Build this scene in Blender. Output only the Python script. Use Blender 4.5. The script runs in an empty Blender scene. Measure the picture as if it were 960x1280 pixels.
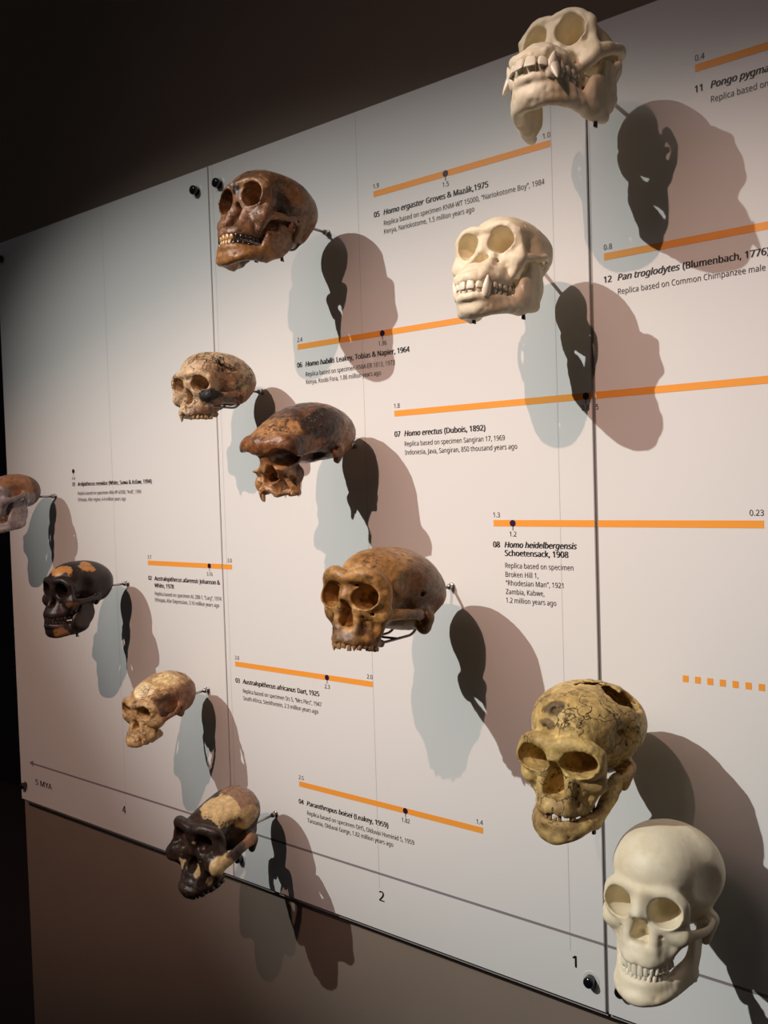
import bpy, math, random
import numpy as np
from mathutils import Vector, Matrix

scene = bpy.context.scene
COL = scene.collection

# ------------------------------------------------------------------ camera
cam_data = bpy.data.cameras.new('camera')
cam = bpy.data.objects.new('camera', cam_data)
COL.objects.link(cam)
scene.camera = cam
cam_data.sensor_fit = 'HORIZONTAL'
cam_data.sensor_width = 36.0
cam_data.lens = 36.0 * 1070.0 / 960.0
cam_data.clip_start = 0.02
YAW, PITCH, ROLL = -0.650052, -0.034045, -0.030763
fwd = Vector((math.sin(YAW) * math.cos(PITCH), math.cos(YAW) * math.cos(PITCH), math.sin(PITCH)))
rgt = fwd.cross(Vector((0, 0, 1))).normalized()
upv = rgt.cross(fwd)
r2 = rgt * math.cos(ROLL) + upv * math.sin(ROLL)
u2 = -rgt * math.sin(ROLL) + upv * math.cos(ROLL)
cam.matrix_world = Matrix(((r2.x, u2.x, -fwd.x, 0.2059), (r2.y, u2.y, -fwd.y, -1.2227),
                           (r2.z, u2.z, -fwd.z, 1.5782), (0, 0, 0, 1)))

# ------------------------------------------------------------------ world, lights, exposure
world = bpy.data.worlds.new('dim_gallery')
scene.world = world
world.use_nodes = True
world.node_tree.nodes['Background'].inputs[0].default_value = (0.9, 0.85, 0.9, 1)
world.node_tree.nodes['Background'].inputs[1].default_value = 0.024

def spot(name, loc, target, color, watts, angle, blend, radius, wide=1.0):
    d = bpy.data.lights.new(name, 'SPOT')
    d.energy = watts
    d.color = color
    d.spot_size = math.radians(angle)
    d.spot_blend = blend
    d.shadow_soft_size = radius
    o = bpy.data.objects.new(name, d)
    COL.objects.link(o)
    o.location = loc
    o.scale = (wide, 1.0, 1.0)
    o.rotation_euler = (Vector(target) - Vector(loc)).to_track_quat('-Z', 'Y').to_euler()
    return o

spot('gallery_spotlight', (-0.423, -2.274, 3.22), (-1.50, 0.0, 1.225), (1.0, 0.62, 0.49), 165, 26.0, 1.0, 0.012, 3.9)
spot('gallery_spotlight', (-2.341, -3.775, 4.43), (-0.17, 0.0, 1.15), (0.985, 0.99, 0.945), 850, 20.6, 1.0, 0.018, 2.25)
spot('added_fill_light', (-0.95, -2.6, 3.3), (-0.31, 0.0, 1.10), (1.0, 0.72, 0.68), 72, 45.0, 1.0, 0.85, 1.27)  # added soft fill, not a gallery fixture; lifts the overlaps of the two shadows

scene.view_settings.view_transform = 'Standard'
scene.view_settings.look = 'None'
scene.view_settings.exposure = 0.0
scene.view_settings.gamma = 1.0
scene.view_settings.use_curve_mapping = False

# ------------------------------------------------------------------ helpers
def link_mesh(name, mesh, material=None, parent=None):
    o = bpy.data.objects.new(name, mesh)
    COL.objects.link(o)
    if material and not mesh.materials:
        mesh.materials.append(material)
    if parent:
        o.parent = parent
    return o

class MB:
    """collects simple shapes into one mesh"""
    def __init__(self):
        self.v, self.f = [], []
    def add(self, vs, fs):
        n = len(self.v)
        self.v += [tuple(p) for p in vs]
        self.f += [tuple(i + n for i in q) for q in fs]
    def box(self, a, b):
        (x0, y0, z0), (x1, y1, z1) = a, b
        vs = [(x0, y0, z0), (x1, y0, z0), (x1, y1, z0), (x0, y1, z0), (x0, y0, z1), (x1, y0, z1), (x1, y1, z1), (x0, y1, z1)]
        self.add(vs, [(0, 3, 2, 1), (4, 5, 6, 7), (0, 1, 5, 4), (1, 2, 6, 5), (2, 3, 7, 6), (3, 0, 4, 7)])
    def disc_y(self, cx, cz, r, y, n=24, sx=1.0):
        vs = [(cx + sx * r * math.cos(2 * math.pi * i / n), y, cz + r * math.sin(2 * math.pi * i / n)) for i in range(n)]
        self.add(vs, [tuple(range(n))])
    def lathe_y(self, c, prof, n=24):
        """prof: list of (radius, y offset); axis along y"""
        cx, cy, cz = c
        vs, fs = [], []
        for r, y in prof:
            for i in range(n):
                a = 2 * math.pi * i / n
                vs.append((cx + r * math.cos(a), cy + y, cz + r * math.sin(a)))
        for k in range(len(prof) - 1):
            for i in range(n):
                j = (i + 1) % n
                fs.append((k * n + i, k * n + j, (k + 1) * n + j, (k + 1) * n + i))
        fs.append(tuple(range(n - 1, -1, -1)))
        fs.append(tuple((len(prof) - 1) * n + i for i in range(n)))
        self.add(vs, fs)
    def tube(self, pts, r, n=10):
        pts = [Vector(p) for p in pts]
        rs = r if isinstance(r, (list, tuple)) else [r] * len(pts)
        vs, fs = [], []
        prev = None
        for k, p in enumerate(pts):
            t = (pts[min(k + 1, len(pts) - 1)] - pts[max(k - 1, 0)]).normalized()
            if prev is None:
                a = t.cross(Vector((0, 0, 1)))
                if a.length < 1e-3:
                    a = t.cross(Vector((1, 0, 0)))
            else:
                a = prev - t * prev.dot(t)
            a.normalize()
            prev = a
            b = t.cross(a)
            for i in range(n):
                g = 2 * math.pi * i / n
                vs.append(p + (a * math.cos(g) + b * math.sin(g)) * rs[k])
        for k in range(len(pts) - 1):
            for i in range(n):
                j = (i + 1) % n
                fs.append((k * n + i, k * n + j, (k + 1) * n + j, (k + 1) * n + i))
        fs.append(tuple(range(n - 1, -1, -1)))
        fs.append(tuple((len(pts) - 1) * n + i for i in range(n)))
        self.add(vs, fs)
    def build(self, name, material, parent=None, smooth=False):
        m = bpy.data.meshes.new(name)
        m.from_pydata(self.v, [], self.f)
        if smooth:
            m.polygons.foreach_set('use_smooth', [True] * len(m.polygons))
        m.update()
        return link_mesh(name, m, material, parent)

def rounded(pts, r, n=5):
    """polyline with its corners rounded by radius r"""
    pts = [Vector(p) for p in pts]
    out = [pts[0]]
    for a, b, c in zip(pts, pts[1:], pts[2:]):
        d = min(r, (b - a).length * 0.45, (c - b).length * 0.45)
        p, q = b + (a - b).normalized() * d, b + (c - b).normalized() * d
        for i in range(n + 1):
            t = i / n
            out.append(p * (1 - t) ** 2 + b * 2 * t * (1 - t) + q * t * t)
    out.append(pts[-1])
    return out

def empty(name, loc, label, cat, group=None):
    o = bpy.data.objects.new(name, None)
    COL.objects.link(o)
    o.empty_display_size = 0.02
    o.location = loc
    o['label'] = label
    o['category'] = cat
    if group:
        o['group'] = group
    return o

def structure(o, label):
    o['kind'] = 'structure'
    o['label'] = label
    return o

def nodes_of(name):
    m = bpy.data.materials.new(name)
    m.use_nodes = True
    nt = m.node_tree
    return m, nt, nt.nodes['Principled BSDF']

def plain(name, col, rough=0.5, metal=0.0, spec=0.5, var=0.0, scale=60.0, bump=0.0):
    m, nt, b = nodes_of(name)
    b.inputs['Base Color'].default_value = (*col, 1)
    b.inputs['Roughness'].default_value = rough
    b.inputs['Metallic'].default_value = metal
    b.inputs['Specular IOR Level'].default_value = spec
    if var or bump:
        tc = nt.nodes.new('ShaderNodeTexCoord')
        nz = nt.nodes.new('ShaderNodeTexNoise')
        nz.inputs['Scale'].default_value = scale
        nz.inputs['Detail'].default_value = 5
        nt.links.new(tc.outputs['Object'], nz.inputs['Vector'])
        if var:
            mx = nt.nodes.new('ShaderNodeMix')
            mx.data_type = 'RGBA'
            mx.inputs[6].default_value = (*[c * (1 - var) for c in col], 1)
            mx.inputs[7].default_value = (*[min(1, c * (1 + var)) for c in col], 1)
            nt.links.new(nz.outputs['Fac'], mx.inputs[0])
            nt.links.new(mx.outputs[2], b.inputs['Base Color'])
        if bump:
            bp = nt.nodes.new('ShaderNodeBump')
            bp.inputs['Strength'].default_value = bump
            bp.inputs['Distance'].default_value = 0.002
            nt.links.new(nz.outputs['Fac'], bp.inputs['Height'])
            nt.links.new(bp.outputs['Normal'], b.inputs['Normal'])
    return m

M_WALL = plain('taupe_wall_paint', (0.25, 0.20, 0.16), 0.8, 0, 0.2, 0.06, 9, 0.05)
M_DARK = plain('black_wall_paint', (0.012, 0.010, 0.012), 0.6, 0, 0.3, 0.1, 8)
M_FLOOR = plain('dark_floor', (0.03, 0.027, 0.026), 0.6, 0, 0.3, 0.15, 5)
M_PANEL = plain('white_panel_print', (0.75, 0.755, 0.735), 0.38, 0, 0.25, 0.006, 4)
M_EDGE = plain('polished_panel_edge', (0.62, 0.60, 0.58), 0.2, 0, 0.5)
M_BACK = plain('grey_acrylic_sheet', (0.40, 0.39, 0.375), 0.3, 0, 0.5)
M_INK = plain('black_ink', (0.012, 0.011, 0.013), 0.45, 0, 0.3)
M_INK2 = plain('dark_grey_ink', (0.03, 0.028, 0.03), 0.45, 0, 0.3)
M_ORANGE = plain('orange_ink', (0.90, 0.36, 0.05), 0.45, 0, 0.3)
M_PURPLE = plain('dark_purple_ink', (0.022, 0.008, 0.045), 0.45, 0, 0.3)
M_GRID = plain('faint_grey_ink', (0.56, 0.54, 0.54), 0.45, 0, 0.3)
M_AXIS = plain('mauve_grey_ink', (0.27, 0.235, 0.25), 0.45, 0, 0.3)
M_CAP = plain('black_chrome_cap', (0.006, 0.006, 0.008), 0.12, 0.0, 0.7)
M_WASHER = plain('clear_washer', (0.66, 0.66, 0.645), 0.3, 0, 0.5)
M_STEEL = plain('brushed_steel', (0.42, 0.40, 0.37), 0.32, 1.0)
M_STEELDARK = plain('dark_steel_wire', (0.13, 0.12, 0.11), 0.4, 0.9)

# ------------------------------------------------------------------ room shell
def slab(name, a, b, mat, label):
    mb = MB()
    mb.box(a, b)
    return structure(mb.build(name, mat), label)

slab('wall_back', (-2.03, 0.03, 0.0), (1.6, 0.13, 3.4), M_WALL, 'taupe painted wall behind the white display panels')
slab('wall_far', (-4.6, 1.2, 0.0), (-1.4, 1.3, 3.4), M_DARK, 'black wall far behind the left end of the display wall')
slab('floor', (-4.6, -4.6, -0.1), (1.6, 1.3, 0.0), M_FLOOR, 'dark gallery floor')

# ------------------------------------------------------------------ display panels
PZ0, PZ1, PT = 0.750, 2.2447, 0.008

def humanist_font():
    # Blender's own bundled sans; falls back to the built-in face
    try:
        import os
        return bpy.data.fonts.load(os.path.join(bpy.utils.system_resource('DATAFILES', path='fonts'), 'NotoSansHebrew-Regular.woff2'))
    except Exception:
        return None
FONT = humanist_font()
FONT_K = 1.0

def text_mesh(txt, size, italic=False, bold=0.0, width=None, align='LEFT', font_space=1.0):
    c = bpy.data.curves.new('text', 'FONT')
    c.body = txt
    c.size = size * FONT_K
    if FONT:
        c.font = FONT
    c.shear = 0.24 if italic else 0.0
    c.offset = bold
    c.align_x = align
    c.resolution_u = 2
    c.space_character = font_space
    o = bpy.data.objects.new('text', c)
    COL.objects.link(o)
    dg = bpy.context.evaluated_depsgraph_get()
    me = bpy.data.meshes.new_from_object(o.evaluated_get(dg))
    bpy.data.objects.remove(o)
    n = len(me.vertices)
    co = np.zeros(n * 3, dtype=np.float32)
    me.vertices.foreach_get('co', co)
    co = co.reshape(-1, 3)
    me.materials.clear()
    return me, co

if FONT:
    _me, _co = text_mesh('H', 1.0)
    FONT_K = 0.70 / max(float(_co[:, 1].max()), 0.1)     # same capital height whichever face is in use
    bpy.data.meshes.remove(_me)

def lettering(parent, name, txt, x, z, size, mat, italic=False, bold=0.0, width=None, align='LEFT', squeeze=0.88, runs=None):
    """flat printed lettering on the panel front; runs: list of (text, italic)"""
    runs = runs or [(txt, italic)]
    allv, allf, cur = [], [], 0.0
    for t, it in runs:
        me, co = text_mesh(t, size, it, 0.0)
        k = len(allv)
        adv = co[:, 0].max() if len(co) else 0
        allv += [(p[0] + cur, p[1]) for p in co]
        allf += [tuple(i + k for i in q.vertices) for q in me.polygons]
        cur += adv + size * (0.25 * FONT_K if FONT else 0.25)
        bpy.data.meshes.remove(me)
    v = np.array(allv)
    x0, x1 = v[:, 0].min(), v[:, 0].max()
    sx = width / (x1 - x0) if width else squeeze
    v[:, 0] = (v[:, 0] - x0) * sx
    if align == 'CENTER':
        v[:, 0] -= (x1 - x0) * sx / 2
    elif align == 'RIGHT':
        v[:, 0] -= (x1 - x0) * sx
    mb = MB()
    # heavier strokes: the same letters laid side by side a hair apart
    for i in range(3 if bold else 1):
        s = (i - 1) * bold if bold else 0.0
        mb.add([(x + a + s, -0.0006 - i * 0.00002, z + b) for a, b in v], allf)
    return mb.build(name, mat, parent)

def ink_rect(parent, name, x0, x1, z0, z1, mat, y=-0.0003):
    mb = MB()
    mb.add([(x0, y, z0), (x1, y, z0), (x1, y, z1), (x0, y, z1)], [(0, 1, 2, 3)])
    return mb.build(name, mat, parent)

def panel(x0, x1, label):
    p = empty('display_panel', ((x0 + x1) / 2, 0.0, PZ0), label, 'display panel')
    p.location = (0, 0, 0)
    mb = MB()
    b = 0.0012
    # board with a small bevel round its front face
    vs = []
    for dx, y in ((b, 0.0), (0, b), (0, PT)):
        vs += [(x0 + dx, y, PZ0 + dx), (x1 - dx, y, PZ0 + dx), (x1 - dx, y, PZ1 - dx), (x0 + dx, y, PZ1 - dx)]
    fs = [(0, 1, 2, 3), (11, 10, 9, 8)]
    mb.add(vs, fs)
    mb.build('board', M_PANEL, p)
    eb = MB()
    ef = []
    for k in (0, 4):
        for i in range(4):
            j = (i + 1) % 4
            ef.append((k + i, k + 4 + i, k + 4 + j, k + j))
    eb.add(vs, ef)
    eb.build('edge', M_EDGE, p)
    # second sheet behind, a little longer at the foot
    sb = MB()
    sb.box((x0, PT + 0.0002, PZ0 - 0.0085), (x1, PT + 0.005, PZ1 + 0.004))
    sb.build('backing_sheet', M_BACK, p)
    # slim dark backing rail along the foot, set back from the edge
    rb = MB()
    rb.box((x0 + 0.01, PT + 0.0052, PZ0 + 0.012), (x1 - 0.01, 0.03, PZ0 + 0.022))
    rb.build('mounting_rail', M_STEELDARK, p)
    return p

P_LEFT = panel(-1.992, -1.1562, 'left white timeline panel with Ardipithecus caption and arrow tip')
P_MID = panel(-1.1542, -0.3235, 'middle white timeline panel between the two vertical seams')
P_RIGHT = panel(-0.3190, 0.075, 'right white timeline panel with the Pan troglodytes caption')

def seam(parent, x0, x1, mat):
    mb = MB()
    mb.box((x0, 0.0035, PZ0 + 0.001), (x1, PT, PZ1 - 0.001))
    mb.build('seam_strip', mat, parent)
M_SEAM = plain('grey_metal_strip', (0.22, 0.205, 0.195), 0.4, 0.3, 0.5)
seam(P_MID, -0.32345, -0.31905, M_SEAM)
seam(P_MID, -1.15615, -1.15425, M_SEAM)

def cap(parent, x, z, r=0.0085):
    mb = MB()
    mb.lathe_y((x, 0, z), [(r * 1.6, 0.0), (r * 1.6, -0.0004), (r * 1.5, -0.0007)], 28)
    w = mb.build('washer', M_WASHER, parent, False)
    mb = MB()
    mb.lathe_y((x, 0, z), [(r, -0.0007), (r, -0.011), (r * 0.9, -0.0135), (r * 0.5, -0.0145)], 28)
    mb.build('standoff_cap', M_CAP, parent, True)
    sb = MB()
    sb.lathe_y((x, 0, z), [(r * 0.7, 0.03), (r * 0.7, PT + 0.0052)], 16)
    sb.build('standoff_post', M_STEELDARK, parent, True)

for par, x, z, r in ((P_LEFT, -1.191, 2.2017, 0.0095), (P_MID, -1.1215, 2.2005, 0.0095), (P_MID, -0.3465, 0.7952, 0.0085),
                     (P_LEFT, -1.968, 0.792, 0.0085), (P_RIGHT, -0.2961, 0.7964, 0.0085), (P_MID, -1.1318, 0.7965, 0.0085),
                     (P_LEFT, -1.180, 0.7965, 0.0085), (P_LEFT, -1.968, 2.2005, 0.0095), (P_MID, -0.346, 2.2005, 0.0095), (P_RIGHT, -0.296, 2.2005, 0.0095)):
    cap(par, x, z, r)

def gridline(par, x, z0=0.83, z1=2.2425):
    ink_rect(par, 'gridline', x - 0.0005, x + 0.0005, z0, z1, M_GRID, -0.0002)
gridline(P_LEFT, -1.5245); gridline(P_MID, -1.1415); gridline(P_MID, -0.7610); gridline(P_MID, -0.3805)

# time axis with its arrow head
AX = 0.8575
mb = MB()
mb.add([(-1.925, -0.0004, AX - 0.0022), (-1.1568, -0.0004, AX - 0.0022), (-1.1568, -0.0004, AX + 0.0022), (-1.925, -0.0004, AX + 0.0022),
        (-1.945, -0.0004, AX), (-1.925, -0.0004, AX - 0.008), (-1.925, -0.0004, AX + 0.008)], [(0, 1, 2, 3), (4, 5, 6)])
mb.build('timeline_axis', M_AXIS, P_LEFT)
ink_rect(P_MID, 'timeline_axis', -1.1536, -0.3239, AX - 0.0022, AX + 0.0022, M_AXIS)
ink_rect(P_RIGHT, 'timeline_axis', -0.3186, 0.06, AX - 0.0022, AX + 0.0022, M_AXIS)
lettering(P_LEFT, 'year_number', '5 MYA', -1.9176, 0.803, 0.0215, M_INK, bold=0.0005, width=0.077)
for par, t, x in ((P_LEFT, '4', -1.5321), (P_MID, '3', -1.1415), (P_MID, '2', -0.7562), (P_MID, '1', -0.3738)):
    lettering(par, 'year_number', t, x, 0.8065, 0.0268, M_INK, bold=0.0006, align='CENTER')

BH = 0.0052
def bar(par, x0, x1, z):
    ink_rect(par, 'timeline_bar', x0, x1, z - BH, z + BH, M_ORANGE)
def dot(par, x, z, txt, tx=None):
    mb = MB()
    mb.disc_y(x, z, 0.0054, -0.0006)
    mb.add([(x - 0.0006, -0.0005, z - 0.0115), (x + 0.0006, -0.0005, z - 0.0115), (x + 0.0006, -0.0005, z), (x - 0.0006, -0.0005, z)], [(0, 1, 2, 3)])
    mb.build('specimen_marker', M_PURPLE, par)
    lettering(par, 'age_number', txt, x if tx is None else tx, z - 0.0213, 0.0112, M_INK2, align='CENTER')
def num(par, txt, x, z, align='LEFT'):
    lettering(par, 'age_number', txt, x, z, 0.0112, M_INK2, align=align)

bar(P_MID, -0.7251, -0.3819, 2.0899); dot(P_MID, -0.5732, 2.0899, '1.5'); num(P_MID, '1.9', -0.7251, 2.0995); num(P_MID, '1.0', -0.3819, 2.0995, 'RIGHT')
bar(P_MID, -0.9199, -0.535, 1.8438); dot(P_MID, -0.7150, 1.8438, '1.86'); num(P_MID, '2.4', -0.9199, 1.8534)
bar(P_MID, -0.6939, -0.3239, 1.6998); bar(P_RIGHT, -0.3186, 0.04, 1.6998); dot(P_MID, -0.3335, 1.6998, '0.8', -0.3345)
num(P_RIGHT, '5', -0.3180, 1.6785); num(P_MID, '1.8', -0.6939, 1.7094)
bar(P_MID, -0.4991, -0.3239, 1.5068); bar(P_RIGHT, -0.3186, -0.0832, 1.5068); dot(P_MID, -0.4636, 1.5068, '1.2'); num(P_MID, '1.3', -0.4991, 1.5166); num(P_RIGHT, '0.23', -0.0832, 1.5186, 'RIGHT')
bar(P_LEFT, -1.4041, -1.1566, 1.4127); bar(P_MID, -1.1538, -1.1258, 1.4127); dot(P_LEFT, -1.1957, 1.4127, '3.16'); num(P_LEFT, '3.7', -1.4041, 1.4223); num(P_MID, '3.0', -1.1258, 1.4223, 'RIGHT')
bar(P_MID, -1.1271, -0.7617, 1.2095); dot(P_MID, -0.8727, 1.2095, '2.3'); num(P_MID, '3.0', -1.1271, 1.2191); num(P_MID, '2.0', -0.7617, 1.2191, 'RIGHT')
bar(P_MID, -0.9554, -0.5348, 0.9882); dot(P_MID, -0.6960, 0.9882, '1.82'); num(P_MID, '2.5', -0.9554, 0.9978); num(P_MID, '1.4', -0.5348, 0.9978, 'RIGHT')
dot(P_LEFT, -1.6825, 1.6304, '4.4')
bar(P_RIGHT, -0.1629, 0.05, 2.1341); num(P_RIGHT, '0.4', -0.1629, 2.1437)
bar(P_RIGHT, -0.3, 0.05, 1.9023); num(P_RIGHT, '0.8', -0.3, 1.9122)
for i in range(8):
    ink_rect(P_RIGHT, 'timeline_dash', -0.1957 + i * 0.01705, -0.1957 + i * 0.01705 + 0.0082, 1.2805, 1.2900, M_ORANGE)

TB, BB = 0.0128, 0.0112
def caption(par, no, x, lines):
    """lines: (z, width, kind, runs)"""
    first = True
    for z, w, kind, runs in lines:
        if kind == 't':
            lettering(par, 'caption_title', '', x, z, TB + 0.0006, M_INK, bold=0.00042, width=w, runs=runs)
            if first:
                lettering(par, 'caption_number', no, x - 0.0212, z, TB + 0.0006, M_INK, bold=0.00042)
                first = False
        else:
            lettering(par, 'caption_line', runs, x, z, BB + 0.0006, M_INK2, width=w)

caption(P_LEFT, '01', -1.667, [(1.5935, .2881, 't', [('Ardipithecus remidus', 1), ('(White, Suwa & Asfaw, 1994)', 0)]),
    (1.5715, .2493, 'b', 'Replica based on specimen ARA-VP-6/500, “Ardi”, 1994'), (1.556, .191, 'b', 'Ethiopia, Afar region, 4.4 million years ago')])
caption(P_LEFT, '02', -1.383, [(1.3737, .2186, 't', [('Australopithecus afarensis', 1), ('Johanson &', 0)]), (1.3576, .0672, 't', [('White, 1978', 0)]),
    (1.3396, .221, 'b', 'Replica based on specimen AL 288-1, “Lucy”, 1974'), (1.3254, .2137, 'b', 'Ethiopia, Afar Depression, 3.16 million years ago')])
caption(P_MID, '03', -1.106, [(1.1705, .2117, 't', [('Australopithecus africanus', 1), ('Dart, 1925', 0)]),
    (1.1512, .2169, 'b', 'Replica based on specimen Sts 5, “Mrs Ples”, 1947'), (1.136, .208, 'b', 'South Africa, Sterkfontein, 2.3 million years ago')])
caption(P_MID, '04', -0.9362, [(0.9485, .2001, 't', [('Paranthropus boisei', 1), ('(Leakey, 1959)', 0)]),
    (0.930, .2574, 'b', 'Replica based on specimen OH5, Olduvai Hominid 5, 1959'), (0.9154, .2101, 'b', 'Tanzania, Olduvai Gorge, 1.82 million years ago')])
caption(P_MID, '05', -0.704, [(2.0492, .2114, 't', [('Homo ergaster', 1), ('Groves & Mazák,1975', 0)]),
    (2.0308, .3107, 'b', 'Replica based on specimen KNM-WT 15000, “Nariokotome Boy”, 1984'), (2.0162, .1845, 'b', 'Kenya, Nariokotome, 1.5 million years ago')])
caption(P_MID, '06', -0.9006, [(1.8045, .2436, 't', [('Homo habilis', 1), ('Leakey, Tobias & Napier, 1964', 0)]),
    (1.7856, .2114, 'b', 'Replica based on specimen KNM-ER 1813, 1973'), (1.7708, .18, 'b', 'Kenya, Koobi Fora, 1.86 million years ago')])
caption(P_MID, '07', -0.6732, [(1.6589, .1632, 't', [('Homo erectus', 1), ('(Dubois, 1892)', 0)]),
    (1.6412, .1991, 'b', 'Replica based on specimen Sangiran 17, 1969'), (1.6262, .221, 'b', 'Indonesia, Java, Sangiran, 850 thousand years ago')])
caption(P_MID, '08', -0.4793, [(1.4674, .1254, 't', [('Homo heidelbergensis', 1)]), (1.4538, .111, 't', [('Schoetensack, 1908', 0)]),
    (1.4342, .1191, 'b', 'Replica based on specimen'), (1.4196, .0589, 'b', 'Broken Hill 1,'), (1.4058, .1016, 'b', '“Rhodesian Man”, 1921'),
    (1.3915, .0687, 'b', 'Zambia, Kabwe,'), (1.3775, .0888, 'b', '1.2 million years ago')])
caption(P_RIGHT, '11', -0.1425, [(2.1012, .094, 't', [('Pongo pygmaeus', 1)]), (2.0821, .073, 'b', 'Replica based on')])
caption(P_RIGHT, '12', -0.2795, [(1.8642, .208, 't', [('Pan troglodytes', 1), ('(Blumenbach, 1776)', 0)]),
    (1.844, .2031, 'b', 'Replica based on Common Chimpanzee male')])

# ------------------------------------------------------------------ solid modelling: distance fields -> mesh
VOX = 1.5
_rng = np.random.RandomState(7)
_LAT = _rng.rand(32, 32, 32).astype(np.float32) * 2 - 1

def vnoise(P, scale, seed=0):
    """smooth value noise in -1..1 at points P (n,3) in mm"""
    Q = P / scale + np.array([seed * 7.31, seed * 3.17, seed * 5.77])
    i = np.floor(Q).astype(np.int64)
    t = (Q - i).astype(np.float32)
    t = t * t * (3 - 2 * t)
    out = 0
    for dx in (0, 1):
        wx = t[:, 0] if dx else 1 - t[:, 0]
        for dy in (0, 1):
            wy = t[:, 1] if dy else 1 - t[:, 1]
            for dz in (0, 1):
                wz = t[:, 2] if dz else 1 - t[:, 2]
                out = out + _LAT[(i[:, 0] + dx) & 31, (i[:, 1] + dy) & 31, (i[:, 2] + dz) & 31] * (wx * wy * wz)
    return out

def fbm(P, scale, seed=0, oct=3):
    s, a = 0, 1.0
    for k in range(oct):
        s = s + a * vnoise(P, scale / 2 ** k, seed + k * 1.7)
        a *= 0.5
    return s / 1.75

def rotm(rx=0, ry=0, rz=0):
    return np.array(Matrix.Rotation(math.radians(rz), 3, 'Z') @ Matrix.Rotation(math.radians(ry), 3, 'Y') @ Matrix.Rotation(math.radians(rx), 3, 'X'), dtype=np.float32)

def E(c, r, rot=(0, 0, 0)):
    """ellipsoid"""
    c, r = np.array(c, np.float32), np.array(r, np.float32)
    R = rotm(*rot)
    ext = np.sqrt(((R * r) ** 2).sum(1))
    def fn(X, Y, Z):
        x, y, z = X - c[0], Y - c[1], Z - c[2]
        if any(rot):
            x, y, z = (R[0, 0] * x + R[1, 0] * y + R[2, 0] * z, R[0, 1] * x + R[1, 1] * y + R[2, 1] * z, R[0, 2] * x + R[1, 2] * y + R[2, 2] * z)
        a, b, g = x / r[0], y / r[1], z / r[2]
        k0 = np.sqrt(a * a + b * b + g * g) + 1e-6
        k1 = np.sqrt((a / r[0]) ** 2 + (b / r[1]) ** 2 + (g / r[2]) ** 2) + 1e-6
        return k0 * (k0 - 1) / k1
    return [(c - ext, c + ext, fn)]

def S(*args, sq=(1, 1, 1)):
    """tapered bar through points (x, f, z, r); sq < 1 stretches the section along that axis"""
    out = []
    q = np.array(sq, np.float32)
    if 3 <= len(args) <= 6:                      # run a smooth curve through the given points
        pts = [np.array(a, float) for a in args]
        pts = [2 * pts[0] - pts[1]] + pts + [2 * pts[-1] - pts[-2]]
        args = []
        for i in range(1, len(pts) - 2):
            for t in (0, 0.33, 0.67):
                a, b, c, d = pts[i - 1:i + 3]
                v = 0.5 * (2 * b + (c - a) * t + (2 * a - 5 * b + 4 * c - d) * t * t + (3 * b - a - 3 * c + d) * t ** 3)
                v[3] = b[3] * (1 - t) + c[3] * t
                args.append(tuple(v))
        args.append(tuple(pts[-2]))
    for p0, p1 in zip(args, args[1:]):
        a, b = np.array(p0[:3], np.float32), np.array(p1[:3], np.float32)
        ra, rb = p0[3], p1[3]
        def fn(X, Y, Z, a=a * q, b=b * q, ra=ra, rb=rb):
            d = b - a
            x, y, z = X * q[0] - a[0], Y * q[1] - a[1], Z * q[2] - a[2]
            t = np.clip((x * d[0] + y * d[1] + z * d[2]) / max(float(d @ d), 1e-6), 0, 1)
            return np.sqrt((x - t * d[0]) ** 2 + (y - t * d[1]) ** 2 + (z - t * d[2]) ** 2) - (ra + (rb - ra) * t)
        m = max(ra, rb) / q
        out.append((np.minimum(a, b) - m, np.maximum(a, b) + m, fn))
    return out

def BX(c, h, rad=2.0, rot=(0, 0, 0)):
    """rounded box"""
    c, h = np.array(c, np.float32), np.array(h, np.float32)
    R = rotm(*rot)
    ext = (np.abs(R) * h).sum(1)
    def fn(X, Y, Z):
        x, y, z = X - c[0], Y - c[1], Z - c[2]
        x, y, z = (R[0, 0] * x + R[1, 0] * y + R[2, 0] * z, R[0, 1] * x + R[1, 1] * y + R[2, 1] * z, R[0, 2] * x + R[1, 2] * y + R[2, 2] * z)
        a, b, g = np.abs(x) - h[0] + rad, np.abs(y) - h[1] + rad, np.abs(z) - h[2] + rad
        o = np.sqrt(np.maximum(a, 0) ** 2 + np.maximum(b, 0) ** 2 + np.maximum(g, 0) ** 2)
        return o + np.minimum(np.maximum(a, np.maximum(b, g)), 0) - rad
    return [(c - ext, c + ext, fn)]

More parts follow.
